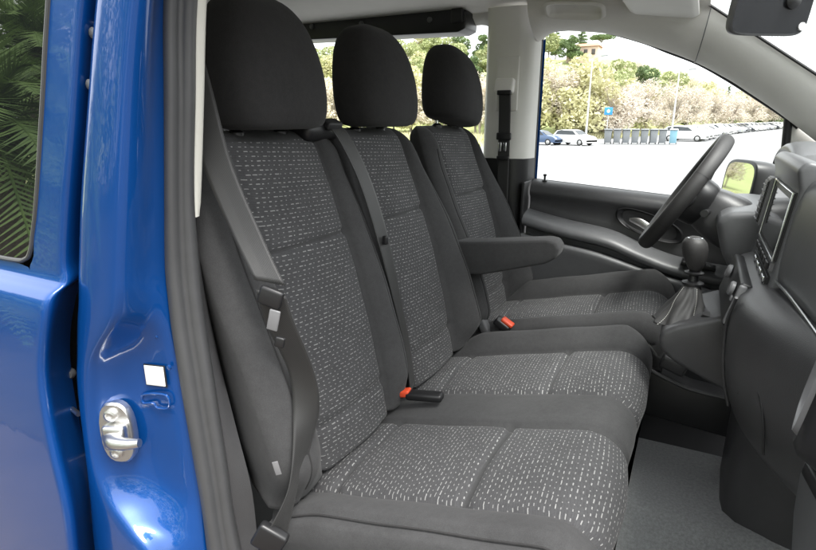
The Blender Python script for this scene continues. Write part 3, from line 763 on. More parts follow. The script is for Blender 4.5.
# middle belt guide on near seat's right shoulder and belt
gd = box('belt_guide', (-.815, 1.065, 1.478), (.085, .13, .045), M['black'], bench, rot=(0, math.radians(12), 0), bev=.018, label='black belt guide on the seat shoulder')
box('guide_slot', (-.772, 1.085, 1.488), (.03, .055, .02), M['rubd'], bench, rot=(0, math.radians(25), 0), bev=.006)
ribbon('middle_belt', [(Vector((-.785, 1.085, 1.492)), Vector((.15, 1, 0))), (Vector((-.752, 1.098, 1.465)), Vector((.12, 1, 0))), (Vector((-.705, 1.118, 1.36)), Vector((.10, 1, .0))), (Vector((-.665, 1.132, 1.22)), Vector((.05, 1, .1))), (Vector((-.632, 1.145, 1.06)), Vector((-.15, 1, .1))), (Vector((-.605, 1.150, .93)), Vector((-.25, 1, .1))), (Vector((-.590, 1.150, .82)), Vector((-.2, 1, .1)))], .046, M['belt'], bench, label='slim grey belt between the two bench backrests')
box('belt_button', (-.655, 1.128, 1.215), (.012, .012, .022), M['black'], bench, bev=.003)

# near belt
bt = ribbon('near_belt', [(Vector((-.80, .700, 1.66)), Vector((.9, .4, .0))), (Vector((-.742, .672, 1.545)), Vector((.9, .4, .0))), (Vector((-.690, .650, 1.43)), Vector((.9, .42, -.05))), (Vector((-.628, .640, 1.32)), Vector((.9, .45, -.1))), (Vector((-.578, .630, 1.25)), Vector((.9, .45, -.2)))], .050, M['belt'], van, label='wide seat belt hanging across the near bolster')
ribbon('lower_belt', [(Vector((-.574, .626, 1.235)), Vector((.8, .5, -.25))), (Vector((-.572, .640, 1.18)), Vector((.9, .5, -.0))), (Vector((-.566, .676, 1.085)), Vector((.95, .3, .1))), (Vector((-.562, .682, 1.02)), Vector((.8, .55, .1))), (Vector((-.560, .668, .955)), Vector((.25, .95, .0))), (Vector((-.560, .637, .885)), Vector((-.2, .97, -.1))), (Vector((-.566, .606, .83)), Vector((.1, .95, -.1))), (Vector((-.58, .59, .785)), Vector((.5, .8, -.1)))], .047, M['belt'], bt)
tg = Vector((-.566, .616, 1.232))
box('belt_tongue', tg, (.040, .012, .032), M['black'], bt, rot=(0, math.radians(20), math.radians(20)), bev=.006, label='black plastic belt tongue')
box('tongue_plate', tg + Vector((.006, -.004, -.036)), (.018, .004, .035), M['silver'], bt, rot=(0, math.radians(14), math.radians(20)), bev=.002)
box('belt_stop', tg + Vector((.014, -.002, -.072)), (.016, .008, .018), M['black'], bt, rot=(0, math.radians(14), math.radians(20)), bev=.003)
box('belt_anchor', (-.575, .58, .80), (.055, .02, .05), M['black'], bt, rot=(0, math.radians(30), math.radians(20)), bev=.006)
box('seat_label', (-.573, .608, .925), (.010, .002, .026), M['silver'], bench, rot=(0, math.radians(-12), math.radians(30)), bev=.0005, label='tiny white fabric tag')

# rear bench
rb = box('rear_bench', (-1.72, 1.42, .66), (.44, 1.30, .25), M['black'], van, bev=.02, label='rear bench glimpsed behind the front seats')
rows = []; uvr = []
for i in range(25):
    s = i/24; z = lerp(.78, 1.505, s); k = math.sqrt(max(0, 1-max(0, (s-.93)/.07)**2)); r = []; u = []
    for j in range(40):
        y = lerp(.72, 2.12, j/39); r.append((-1.86 - .13*s + .05*k, y, z)); u.append((y*.6, z*.6))
    rows.append(r); uvr.append(u)
grid('backrest', rows, M['pat'], rb, uv=uvr, ang=180, thick=.05)

# ------------------------------------------------------------------ floor
fl = []
for y, z in ((.64, .46), (.98, .462), (1.08, .488), (1.16, .540), (1.225, .586), (1.243, .597), (1.262, .601), (1.30, .602), (1.56, .60), (1.572, .594), (1.575, .56)):
    fl.append([Vector((x, y, z + .002*math.sin(9*x+4*y))) for x in (-.40, -.2, -.05, .05, .15, .25, .35, .55)])
carpet = grid('floor_carpet', fl, M['carpet'], van, ang=60, label='grey carpeted floor with a raised step')
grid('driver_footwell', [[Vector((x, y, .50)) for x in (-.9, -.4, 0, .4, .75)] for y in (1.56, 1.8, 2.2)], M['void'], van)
grid('rear_floor', [[Vector((x, y, .44)) for x in (-2.9, -1.5, -.35, .75)] for y in (.60, 1.2, 2.22)], M['plas'], van)
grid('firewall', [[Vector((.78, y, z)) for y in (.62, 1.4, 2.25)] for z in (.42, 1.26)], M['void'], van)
grid('front_footwell', [[Vector((x, y, z)) for y in (.62, 1.1, 1.6)] for x, z in ((.45, .58), (.60, .68), (.70, .85))], M['carpet'], van)

# ------------------------------------------------------------------ dashboard
YS = [.62, .72, .82, .92, 1.02, 1.10, 1.17, 1.22]
# upper body: profile (dx, z) offset from a front line x0(Y)
def xf_up(y): return sinterp([(.6, .235), (.8, .215), (1.0, .195), (1.12, .180), (1.22, .165), (1.6, .165), (1.75, .20), (2.2, .23)], y)
up = [(.60, 1.36), (.30, 1.415), (.12, 1.425), (.05, 1.418), (.020, 1.400), (.006, 1.375), (0, 1.34), (-.006, 1.27), (-.010, 1.21), (.0, 1.18), (.05, 1.165), (.20, 1.15)]
rows = []
for k in range(34):
    y = lerp(.62, 2.22, k/33); x0 = xf_up(y); low = sstep(.60, .75, y)*0
    rows.append([Vector((x0+dx, y, z - .02*sstep(1.62, 1.8, y)*(1 if z > 1.3 else 0))) for dx, z in up])
dash = grid('dashboard', rows, M['plasg'], van, ang=60, sub=1, label='dark grey dashboard with centre display')
# light crease line on the passenger side of the dash
tube('trim_line', spline([(xf_up(y)-.0115, y, z) for y, z in ((1.19, 1.207), (1.12, 1.203), (1.02, 1.196), (.92, 1.19), (.84, 1.186))], 4), .0028, M['chrome'], dash, 8)
# knee panel (lower bulge)
KZ = [(.125, 1.196), (.045, 1.190), (.018, 1.180), (.004, 1.160), (0, 1.12), (.0, 1.06), (.008, 1.0), (.022, .95), (.055, .90), (.10, .868), (.16, .85), (.30, .84)]
rows = []
for k in range(40):
    y = lerp(.62, 1.60, k/39)
    xk = sinterp([(.62, .235), (.80, .205), (.92, .165), (1.02, .125), (1.10, .102), (1.15, .094), (1.22, .094), (1.45, .094), (1.55, .105), (1.60, .14)], y)
    rows.append([Vector((xk+dx, y, z + .012*sstep(1.15, .9, y)*(1 if z < 1.0 else .4))) for dx, z in KZ])
knee = grid('knee_panel', rows, M['plas'], dash, ang=60, sub=1, label='smooth dark knee panel below the display')
# arched seam
tube('panel_seam', spline([(.118, 1.068, 1.02), (.122, 1.05, 1.055), (.13, 1.02, 1.068), (.14, .99, 1.055), (.148, .97, 1.02), (.155, .96, .97)], 5), .0022, M['black'], dash, 8)
# lower console side
grid('console_side', [[Vector((x, y, z)) for x, y in ((.40, 1.22), (.25, 1.255), (.18, 1.285), (.155, 1.315), (.150, 1.36), (.155, 1.5))] for z in (.98, .85, .72, .60, .55)], M['plas'], dash, ang=180)
# right lower panel, glovebox lid
glv = []
for y in (1.00, .985, .96, .88, .75, .62):
    x = sinterp([(.62, .205), (.75, .192), (.88, .190), (.96, .205), (.985, .22), (1.0, .25)], y)
    glv.append([Vector((x+.10, y, 1.060)), Vector((x+.02, y, 1.058)), Vector((x+.004, y, 1.050)), Vector((x, y, 1.03)), Vector((x+.004, y, .93)), Vector((x+.02, y, .80)), Vector((x+.05, y, .74)), Vector((x+.2, y, .72))])
grid('glovebox_lid', glv, M['plasg'], dash, ang=50)
box('glovebox_catch', (.192, .80, 1.035), (.012, .07, .022), M['black'], dash, rot=(0, math.radians(6), math.radians(8)), bev=.005)
# passenger vent at the right
def vent(name, c, rot, w, h, parent):
    MM = Matrix.Translation(c) @ Euler(rot).to_matrix().to_4x4()
    rows = []
    for s, d in ((.86, -.004), (.90, .010), (.95, .013), (1., .008), (1.03, -.004), (1.0, -.03)):
        rows.append([MM @ Vector((-d, x*s, z*s)) for x, z in oval(None, w/2, h/2, 44, .55)])
    fr = grid(name, rows, M['silver'], parent, closeu=True, ang=60)
    rows = []
    for s, d in ((1.45, -.035), (1.28, .0), (1.12, .008), (1.02, .004)):
        rows.append([MM @ Vector((-d, x*s, z*s)) for x, z in oval(None, w/2, h/2, 44, .55)])
    grid('vent_housing', rows, M['black'], parent, closeu=True, ang=60)
    vs = [MM @ Vector((.018, x*.9, z*.9)) for x, z in oval(None, w/2, h/2, 44, .55)]; build('vent_back', vs, [tuple(range(44))], M['void'], parent, flat=True)
    for k in (-.5, -.17, .17, .5):
        bm = bmesh.new(); bm_box(bm, (0.004, 0, k*h*.75), (.018, w*.82*(1-abs(k)*.25), .004), (0, .3, 0), .001); bm.transform(MM)
        me = bpy.data.meshes.new('vent_slat'); bm.to_mesh(me); bm.free(); me.materials.append(M['plas']); put('vent_slat', me, parent)
vent('vent_ring', (.172, .775, 1.195), (0, math.radians(8), math.radians(-12)), .15, .135, dash)
# centre display unit
def slab(name, pts, mat, parent, label=None, off=0):
    return build(name, pts, [tuple(range(len(pts)))], mat, parent, flat=True, label=label)
cs = prism('display_housing', [(.142, 1.165), (.150, 1.19), (.168, 1.375), (.158, 1.412), (.172, 1.428), (.205, 1.420), (.26, 1.36), (.26, 1.165)], 1.20, 1.60, M['plasg'], dash, bev=.008)
def facept(y, t, off=.0): # point on the display face, t from the lower to the upper edge
    return Vector((lerp(.148, .1675, t) - off, y, lerp(1.18, 1.372, t)))
def faceplate(name, y0, y1, t0, t1, mat, d, label=None):
    bm = bmesh.new(); a = [facept(y0, t0, d), facept(y1, t0, d), facept(y1, t1, d), facept(y0, t1, d)]; b = [p + Vector((d+.004, 0, 0)) for p in a]
    va = [bm.verts.new(p) for p in a]; vb = [bm.verts.new(p) for p in b]; bm.faces.new(va); bm.faces.new(vb[::-1])
    for i in range(4): bm.faces.new((va[i], vb[i], vb[(i+1) % 4], va[(i+1) % 4]))
    bmesh.ops.recalc_face_normals(bm, faces=bm.faces); bmesh.ops.bevel(bm, geom=bm.edges[:], offset=.0025, segments=2, affect='EDGES')
    me = bpy.data.meshes.new(name); bm.to_mesh(me); bm.free(); me.materials.append(mat); smooth(me, 40); return put(name, me, dash, label)
faceplate('display_bezel', 1.212, 1.50, .30, .99, M['black'], .004)
faceplate('display_screen', 1.226, 1.488, .36, .93, M['screen'], .0065, 'dark glossy centre display')
faceplate('button_row', 1.225, 1.49, .18, .29, M['silver'], .006)
faceplate('switch_strip', 1.225, 1.49, .02, .13, M['black'], .006)
for k in range(6): box('key', facept(1.245+.042*k, .235, .009), (.004, .030, .014), M['black'], dash, bev=.0015)
for y, z in ((1.24, 1.150), (1.24, 1.128)): box('climate_key', (.094, y, z), (.006, .020, .010), M['silver'], dash, rot=(0, math.radians(14), 0), bev=.0015)
for k in range(7): faceplate('vent_louvre', 1.522, 1.578, .46+.07*k, .475+.07*k, M['plasg'], .0205)
for k in range(4): box('push_button', facept(1.25+.06*k, .09, .008), (.006, .035, .012), M['chrome'], dash, bev=.002)
for y0, y1 in ((1.515, 1.585),): faceplate('centre_vent_frame', y0, y1, .40, .98, M['silver'], .014)
faceplate('centre_vent', 1.52, 1.58, .43, .95, M['black'], .018)
tube('bezel_trim', [facept(y, t, .0062) for y, t in ((1.213, .31), (1.213, .98), (1.499, .98), (1.499, .31), (1.213, .31))], .0022, M['chrome'], dash, 8)
tube('dash_gap', spline([(xf_up(y)-.001, y, 1.179) for y in (1.19, 1.12, 1.02, .92, .84)], 5), .0035, M['void'], dash, 8)
tube('pad_seam', spline([(xf_up(y)+.018, y, 1.3985) for y in (1.18, 1.1, .98, .86, .74)], 5), .0018, M['void'], dash, 8)
# climate controls on the stack
hv = box('climate_panel', (.104, 1.35, 1.142), (.022, .28, .095), M['black'], dash, rot=(0, math.radians(14), 0), bev=.005)
box('climate_frame', (.099, 1.205, 1.145), (.014, .012, .086), M['silver'], dash, rot=(0, math.radians(14), 0), bev=.004)
for y, z in ((1.25, 1.166), (1.25, 1.118), (1.40, 1.166)):
    lathe('climate_dial', [(.015, 0), (.015, .006), (.012, .009), (.0005, .009)], M['silver'], dash, 20, (.096, y, z), (0, math.radians(-76), 0))
# gear console
con = prism('gear_console', [(-.032, 1.000), (-.026, 1.022), (.0, 1.040), (.09, 1.080), (.16, 1.090), (.16, .888), (.075, .920), (.0, .955), (-.022, .975)], 1.325, 1.56, M['plas'], dash, bev=.016, label='grey console carrying the gear lever')
tube('console_edge', spline([(.096, 1.155, 1.175), (.090, 1.20, 1.10), (.100, 1.20, 1.0), (.118, 1.2, .93)], 5), .003, M['plas'], dash, 8)
# tray under the dash
tray = prism('footwell_tray', [(-.06, .80), (-.05, .812), (.06, .775), (.30, .76), (.30, .64), (.0, .66), (-.06, .665)], 1.585, 1.66, M['black'], dash, bev=.012)
tube('tray_rim', spline([(-.055, 1.582, .812), (0, 1.58, .792), (.06, 1.58, .775), (.14, 1.58, .770), (.2, 1.58, .772)], 4), .006, M['plas'], dash, 8)
box('tray_clip', (.01, 1.60, .83), (.07, .03, .04), M['plas'], dash, rot=(0, math.radians(18), 0), bev=.008)
tube('pedal_rod', [(-.05, 1.72, .74), (-.02, 1.70, .745)], .006, M['metal'], dash)
prism('dash_end_panel', [(.255, 1.385), (.32, 1.41), (.82, 1.33), (.82, .50), (.36, .50), (.27, .72), (.225, .90), (.235, 1.20)], .585, .628, M['plasg'], dash, bev=.012, label='side cover of the dashboard beside the door opening')
# instrument binnacle
rows = []
for k in range(15):
    t = k/14; y = lerp(1.62, 2.10, t); b = math.sin(PI*t)**.5 if 0 < t < 1 else 0
    rows.append([Vector((.50, y, 1.36+.03*b)), Vector((.36, y, 1.375+.058*b)), Vector((.25, y, 1.375+.070*b)), Vector((.212, y, 1.37+.066*b)), Vector((.205, y, 1.365+.055*b)), Vector((.214, y, 1.36+.046*b)), Vector((.26, y, 1.35+.03*b)), Vector((.30, y, 1.30))])
grid('instrument_hood', rows, M['plasg'], dash, ang=60, sub=1)
# lower column cover of the dash
lc = prism('column_cover', [(.060, 1.235), (.085, 1.262), (.15, 1.268), (.26, 1.26), (.26, 1.02), (.17, 1.05), (.125, 1.08), (.085, 1.15)], 1.66, 2.10, M['plasg'], dash, bev=.03, seg=5)
box('light_switch', (.165, 2.08, 1.12), (.06, .05, .05), M['black'], dash, bev=.01)

# steering wheel
sc_c = Vector((-.028, 1.85, 1.284)); ax = Vector((-.866, 0, .5)).normalized()   # axis towards the driver
e1 = Vector((0, 1, 0)); e2 = ax.cross(e1).normalized()
def wp(a, r, d=0): return sc_c + e1*math.cos(a)*r + e2*math.sin(a)*r + ax*d
pts = [wp(2*PI*k/72, .182) for k in range(73)]
V = []; F = []; seg = 16
for k in range(72):
    a = 2*PI*k/72; rad = e1*math.cos(a)+e2*math.sin(a); fat = 1 + .10*math.exp(-(math.sin(a)-.3)**2/.06)*0
    for j in range(seg):
        b = 2*PI*j/seg; V.append(pts[k] + rad*math.cos(b)*.0162 + ax*math.sin(b)*.0215)
for k in range(72):
    for j in range(seg):
        F.append((k*seg+j, ((k+1) % 72)*seg+j, ((k+1) % 72)*seg+(j+1) % seg, k*seg+(j+1) % seg))
swheel = build('steering_wheel', V, F, M['leather'], van, ang=180, label='black leather steering wheel seen almost edge on')
fixnorm(swheel)
for a in (math.radians(155), math.radians(25), math.radians(-25), math.radians(205)):
    q = [wp(a + d, .182) for d in (-.004, .004)]; rad = e1*math.cos(a)+e2*math.sin(a)
    rr = [[p + rad*math.cos(2*PI*j/16)*.0166 + ax*math.sin(2*PI*j/16)*.0219 for j in range(16)] for p in q]
    grid('rim_seam', rr, M['black'], swheel, closeu=True)
rows = []
for s, d in ((.02, .012), (.5, .012), (.8, .006), (.96, -.006), (1., -.02), (.95, -.05), (.8, -.075)):
    rows.append([sc_c + e1*x*s + e2*z*s + ax*(d-.012) for x, z in oval(None, .082, .072, 36, .7)])
grid('wheel_hub', rows, M['black'], swheel, closeu=True, ang=60)
for a, w in ((0, .05), (PI, .05), (-PI/2, .04), (-PI/2+.35, .02)):
    rad = e1*math.cos(a)+e2*math.sin(a); tn = ax.cross(rad)
    rows = []
    for r_ in (.06, .09, .13, .165, .178):
        c = sc_c + rad*r_ - ax*(.028*(1-(r_-.06)/.12)+.002); ww = w*(1-.3*(r_-.06)/.12)
        rows.append([c + tn*ww*.5*math.cos(2*PI*j/12) + ax*.009*math.sin(2*PI*j/12) for j in range(12)])
    grid('wheel_spoke', rows, M['plas'], swheel, closeu=True, cap=True)
rows = []
for d, s, dz in ((-.035, .75, 0), (-.05, 1.05, 0), (-.10, 1.25, 0), (-.15, 1.35, .0), (-.24, 1.3, 0)):
    rows.append([sc_c + e1*x*s + e2*z*s + ax*d for x, z in oval(None, .062, .056, 28, .6)])
grid('column_shroud', rows, M['plas'], swheel, closeu=True, cap=True, ang=60)
for sgn in (-1, 1):
    tube('column_stalk', [sc_c + ax*-.085 + e1*sgn*.05, sc_c + ax*-.075 + e1*sgn*.10, sc_c + ax*-.068 + e1*sgn*.155], [.008, .008, .010], M['black'], swheel)

# gear lever
gb = Vector((.012, 1.42, 1.022))
rows = []
for i in range(30):
    t = i/29; z = lerp(0, .098, t); R0 = lerp(.066, .018, t**.85)
    rr = []
    for k in range(48):
        a = 2*PI*k/48
        fold = (.0055*(1-t)**.4*math.sin(a*9 + 1.2*math.sin(t*6)) + .0030*math.sin(a*4+1+t*5))*(1-.5*t)
        rr.append(gb + Vector(((R0+fold)*math.cos(a)*.95 + .012*t, (R0+fold)*math.sin(a)*1.15, z)))
    rows.append(rr)
gear = grid('gear_lever', rows, M['gaiter'], van, closeu=True, cap=True, ang=180, label='gear lever with dark knob and pleated leather boot')
for k in range(9, 29, 1):
    pass
for q in (29, 40):
    pts = [rows[i][q] + (rows[i][q]-gb-Vector((0, 0, rows[i][q].z-gb.z))).normalized()*.0006 for i in range(29)]
    for i in range(0, 28, 2):
        pass
    V = []; F = []
    for i in range(0, 28):
        v_, f_ = tube_geo([pts[i], pts[i].lerp(pts[i+1], .55)], .0006, 5); o_ = len(V); V += v_; F += [tuple(a+o_ for a in f) for f in f_]
    build('boot_stitching', V, F, M['trim'], gear)
top = gb + Vector((.012, 0, .098))
lathe('lever_collar', [(.017, -.004), (.024, 0), (.024, .005), (.012, .009), (.010, .022), (.020, .026), (.021, .030), (.011, .034), (.010, .05)], M['black'], gear, 24, top)
rows = []
for s, r1, r2, dx in ((0, .012, .012, 0), (.08, .0165, .017, 0), (.25, .0215, .022, -.001), (.45, .0265, .0265, -.004), (.65, .0285, .028, -.006), (.82, .0265, .0265, -.008), (.93, .020, .021, -.009), (.985, .011, .012, -.009), (1., .001, .001, -.009)):
    rows.append([top + Vector((dx + r1*math.cos(2*PI*k/28), r2*math.sin(2*PI*k/28), .034+.082*s)) for k in range(28)])
grid('gear_knob', rows, M['leather'], gear, closeu=True, cap=True, ang=180)
lathe('knob_cap', [(.017, 0), (.017, .003), (.012, .0045), (.0005, .005)], M['chrome'], gear, 24, top + Vector((-.009, 0, .1095)))
# small pleated cover beside the boot
rows = []
for i in range(10):
    t = i/9; rows.append([Vector((.068, 1.36, 1.040)) + Vector(((.024-.008*t+.002*math.sin(t*20))*math.cos(2*PI*k/20), (.024-.008*t+.002*math.sin(t*20))*math.sin(2*PI*k/20), .030*t)) for k in range(20)])
grid('lever_gaiter', rows, M['leather'], gear, closeu=True, cap=True)

# ------------------------------------------------------------------ outdoors
def gz(x, y):
    r = math.hypot(x, y)
    z = -.7*sstep(6, 42, r)
    edge = 78 + max(0, x + 14)*3.6
    hill = sstep(edge, edge + 85, y + .25*max(0, -x)) * lerp(17, 6, sstep(-30, 40, x)) * (1-.3*sstep(-60, -140, x))
    return z + hill
def mat_ground():
    t = NT('meadow'); f = t.noise(.25, 5, .6); f2 = t.noise(6, 4, .7)
    c = t.mix(f, (.22, .28, .08), (.38, .41, .17)); c = t.mix(t.math('MULTIPLY', f2, .5), c, (.42, .43, .22)); t.bsdf(**{'Base Color': c, 'Roughness': .95}); return t.m
def mat_asph():
    t = NT('pale_asphalt'); f = t.noise(.35, 6, .65); f2 = t.noise(60, 4, .7); f3 = t.noise(2.2, 5, .7)
    c = t.mix(f, (.20, .20, .205), (.245, .245, .25)); c = t.mix(t.math('MULTIPLY', f2, .4), c, (.15, .15, .155))
    c = t.mix(t.math('GREATER_THAN', f3, .66), c, (.185, .185, .185)); t.bsdf(**{'Base Color': c, 'Roughness': .9}); return t.m
M['grass'] = mat_ground(); M['asph'] = mat_asph()
def sheet(name, xs, ys, dz, mat, test=None):
    V = [Vector((x, y, gz(x, y)+dz)) for y in ys for x in xs]; n = len(xs)
    F = [(j*n+i, j*n+i+1, (j+1)*n+i+1, (j+1)*n+i) for j in range(len(ys)-1) for i in range(n-1)]
    o = build(name, V, F, mat, ang=180); return tag(o, kind='structure')
xs = [-900, -500, -300] + [-200+8*k for k in range(51)] + [300, 500, 900]
ys = [-900, -400, -150, -60, -20, 0] + [8*k for k in range(1, 27)] + [260, 400, 900]
sheet('ground', xs, ys, -.03, M['grass'])
LOT = [(-60, -16), (52, -16), (60, -15.5), (66, -13), (72, -9), (90, -5.0), (120, 1), (150, 8), (200, 20), (260, 34)]
_ys = [-60+4*k for k in range(81)]; _V = []; _n = 40
for y in _ys:
    x0 = interp(LOT, y)
    for k in range(_n):
        x = x0 + (220-x0)*(k/(_n-1))**1.4; _V.append((x, y, gz(x, y)))
tag(build('car_park', _V, [(j*_n+i, j*_n+i+1, (j+1)*_n+i+1, (j+1)*_n+i) for j in range(len(_ys)-1) for i in range(_n-1)], M['asph'], ang=180), kind='structure')
tag(build('added_dark_bed', [(-14, -.35, .02), (-1.7, -.35, .02), (-1.1, -1.1, .02), (-1.1, -7, .02), (-14, -7, .02)], [(0, 1, 2, 3, 4)], mat_simple('added_bed_soil', (.05, .042, .03), .95, .4, 6, .6, 40, .02), flat=True), kind='structure')  # unseen dark bed, added so the blue door mirrors less bright ground
tag(build('added_dark_paving', [(-14, -.36, .012), (-1.2, -.36, .012), (-1.2, -3.2, .012), (4.5, -3.2, .012), (4.5, 1.2, .012), (-14, 1.2, .012)], [(0, 1, 2, 3, 4, 5)], mat_simple('brown_paving', (.085, .068, .056), .9, .35, 3, .4, 60, .01), flat=True), kind='structure')  # dark ground added out of view to cut door reflections and bounce light
_V = []; _F = []
def _mark(x0, y0, x1, y1, wd=.12):
    d = Vector((x1-x0, y1-y0, 0)).normalized(); nn = Vector((-d.y, d.x, 0))*wd/2
    n_ = 6
    for k in range(n_):
        p = Vector((lerp(x0, x1, k/n_), lerp(y0, y1, k/n_), 0)); q = Vector((lerp(x0, x1, (k+1)/n_), lerp(y0, y1, (k+1)/n_), 0)); i = len(_V)
        for v in (p-nn, p+nn, q+nn, q-nn): _V.append((v.x, v.y, gz(v.x, v.y)+.025))
        _F.append((i, i+1, i+2, i+3))
for k in range(9): _mark(-14 + 2.6*k, 47.2, -14.6 + 2.6*k, 51.8)
for k in range(22): _mark(-6 + .42*k, 62 + 5*k, -1 + .42*k, 61 + 5*k)
_mark(-14, 30, 30, 36, .15); _mark(-14, 22, 40, 26, .15)
tag(build('road_marking', _V, _F, mat_simple('road_paint', (.55, .55, .54), .8, .2, 8), flat=True), kind='structure')
# grass verge: uncountable tufts along the far side of the car park
def mat_leaf(name, a, b, tr=.25):
    t = NT(name); oi = t.n('ShaderNodeObjectInfo')
    f = t.noise(1.2, 3, .6); w = t.noise(14, 2, .6)
    f = t.math('ADD', t.math('MULTIPLY', f, .6), t.math('MULTIPLY', w, .4))
    c = t.mix(t.math('MULTIPLY', t.math('SUBTRACT', f, .30), 2.5), a, b)
    p = t.n('ShaderNodeBsdfPrincipled'); t.l(c, p.inputs['Base Color']); p.inputs['Roughness'].default_value = .7
    tl = t.n('ShaderNodeBsdfTranslucent'); t.l(c, tl.inputs[0]); mx = t.n('ShaderNodeMixShader'); mx.inputs[0].default_value = tr
    t.l(p.outputs[0], mx.inputs[1]); t.l(tl.outputs[0], mx.inputs[2]); t.l(mx.outputs[0], t.out.inputs[0]); return t.m
M['lf_green'] = mat_leaf('spring_foliage', (.22, .27, .11), (.50, .51, .28))
M['lf_dark'] = mat_leaf('evergreen_foliage', (.07, .11, .05), (.20, .27, .11))
M['lf_blos'] = mat_leaf('blossom_twigs', (.50, .43, .35), (.76, .69, .60))
M['lf_yel'] = mat_leaf('yellow_green_foliage', (.40, .39, .20), (.68, .64, .42))
M['lf_palm'] = mat_leaf('palm_fronds', (.04, .085, .018), (.16, .25, .06), .2)
M['bark'] = mat_simple('bark', (.16, .13, .10), .9, .4, 12, .5, 40, .02)
M['barkl'] = mat_simple('pale_bark', (.30, .26, .22), .9, .3, 12, .5, 40, .02)

def leaf_mesh(name, clumps, n, size, mat, seed, flat=.5):
    rnd = random.Random(seed); V = []; F = []
    tot = sum(c[3]**2 for c in clumps)
    for (x, y, z, r, ez) in clumps:
        for _ in range(int(n*r*r/tot)):
            while True:
                p = Vector((rnd.uniform(-1, 1), rnd.uniform(-1, 1), rnd.uniform(-1, 1)))
                if .25 < p.length < 1: break
            p = p.normalized()*(p.length**.45)
            c = Vector((x, y, z)) + Vector((p.x*r, p.y*r, p.z*r*ez))
            s = size*rnd.uniform(.5, 1.3); a = Vector((rnd.gauss(0, 1), rnd.gauss(0, 1), rnd.gauss(0, .7))).normalized()
            b = a.cross(Vector((rnd.gauss(0, 1), rnd.gauss(0, 1), rnd.gauss(0, 1)))).normalized()
            i = len(V); V += [c-a*s-b*s*.12, c-b*s*flat, c+a*s, c+b*s*flat]; F.append((i, i+1, i+2, i+3))
    me = bpy.data.meshes.new(name); me.from_pydata([tuple(v) for v in V], [], F); me.materials.append(mat); return me
def limb_mesh(name, limbs, mat):
    V = []; F = []
    for pts, r0, r1 in limbs:
        P = spline(pts, 4); v, f = tube_geo(P, [lerp(r0, r1, i/(len(P)-1)) for i in range(len(P))], 7); o = len(V); V += v; F += [tuple(a+o for a in q) for q in f]
    me = bpy.data.meshes.new(name); me.from_pydata([tuple(v) for v in V], [], F); me.materials.append(mat); smooth(me); return me
def broadleaf(seed, H, R, mat, n, size, bark, th=.28, twigs=0, flat=.5):
    rnd = random.Random(seed); cl = []; limbs = [([(0, 0, -.3), (rnd.uniform(-.2, .2), .1, H*.2), (rnd.uniform(-.3, .3), .2, H*.45), (0, 0, H*.8)], H*.022, H*.004)]
    for k in range(16):
        a = rnd.uniform(0, 2*PI); q = rnd.uniform(.15, 1); rr = R*q*.72; z = H*rnd.uniform(th+.08, .92)*(1-.16*q)
        cl.append((rr*math.cos(a), rr*math.sin(a), z, R*rnd.uniform(.20, .42), rnd.uniform(.6, .9)))
        if k < 10: limbs.append(([(0, 0, z*.45), (rr*.5*math.cos(a), rr*.5*math.sin(a), z*.75), (rr*math.cos(a), rr*math.sin(a), z)], H*.008, H*.002))
    for k in range(twigs):
        a = rnd.uniform(0, 2*PI); q = rnd.uniform(.4, 1); rr = R*q; z = H*rnd.uniform(.5, 1.0)
        limbs.append(([(rr*.2*math.cos(a), rr*.2*math.sin(a), z*.5), (rr*.6*math.cos(a), rr*.6*math.sin(a), z*.8), (rr*math.cos(a+.2), rr*math.sin(a+.2), z)], .03, .012))
    return leaf_mesh('crown', cl, n, size, mat, seed+1, flat), limb_mesh('trunk', limbs, bark)
def conifer(seed, H, R, mat, n):
    rnd = random.Random(seed); cl = []
    for k in range(26):
        t = k/25; z = H*lerp(.18, .98, t); r = R*(1-t)**.8 + .25; a = k*2.4
        cl.append((r*.55*math.cos(a), r*.55*math.sin(a), z, max(.5, r*.55), .35))
    return leaf_mesh('crown', cl, n, .32, mat, seed, .35), limb_mesh('trunk', [([(0, 0, -.3), (0, 0, H*.5), (0, 0, H*.97)], H*.02, .04)], M['bark'])
def umbrella(seed, H, R, mat, n):
    rnd = random.Random(seed); cl = []
    limbs = [([(0, 0, -.3), (.2, 0, H*.4), (0, 0, H*.8)], H*.022, H*.012)]
    for k in range(14):
        a = k*2.4; q = math.sqrt((k+.5)/14); cl.append((R*.8*q*math.cos(a), R*.8*q*math.sin(a), H*(.9-.06*q)+rnd.uniform(-.3, .3), R*.34, .45))
        limbs.append(([(0, 0, H*.65), (R*.4*q*math.cos(a), R*.4*q*math.sin(a), H*.8), (R*.75*q*math.cos(a), R*.75*q*math.sin(a), H*.88)], .10, .04))
    return leaf_mesh('crown', cl, n, .35, mat, seed, .4), limb_mesh('trunk', limbs, M['bark'])
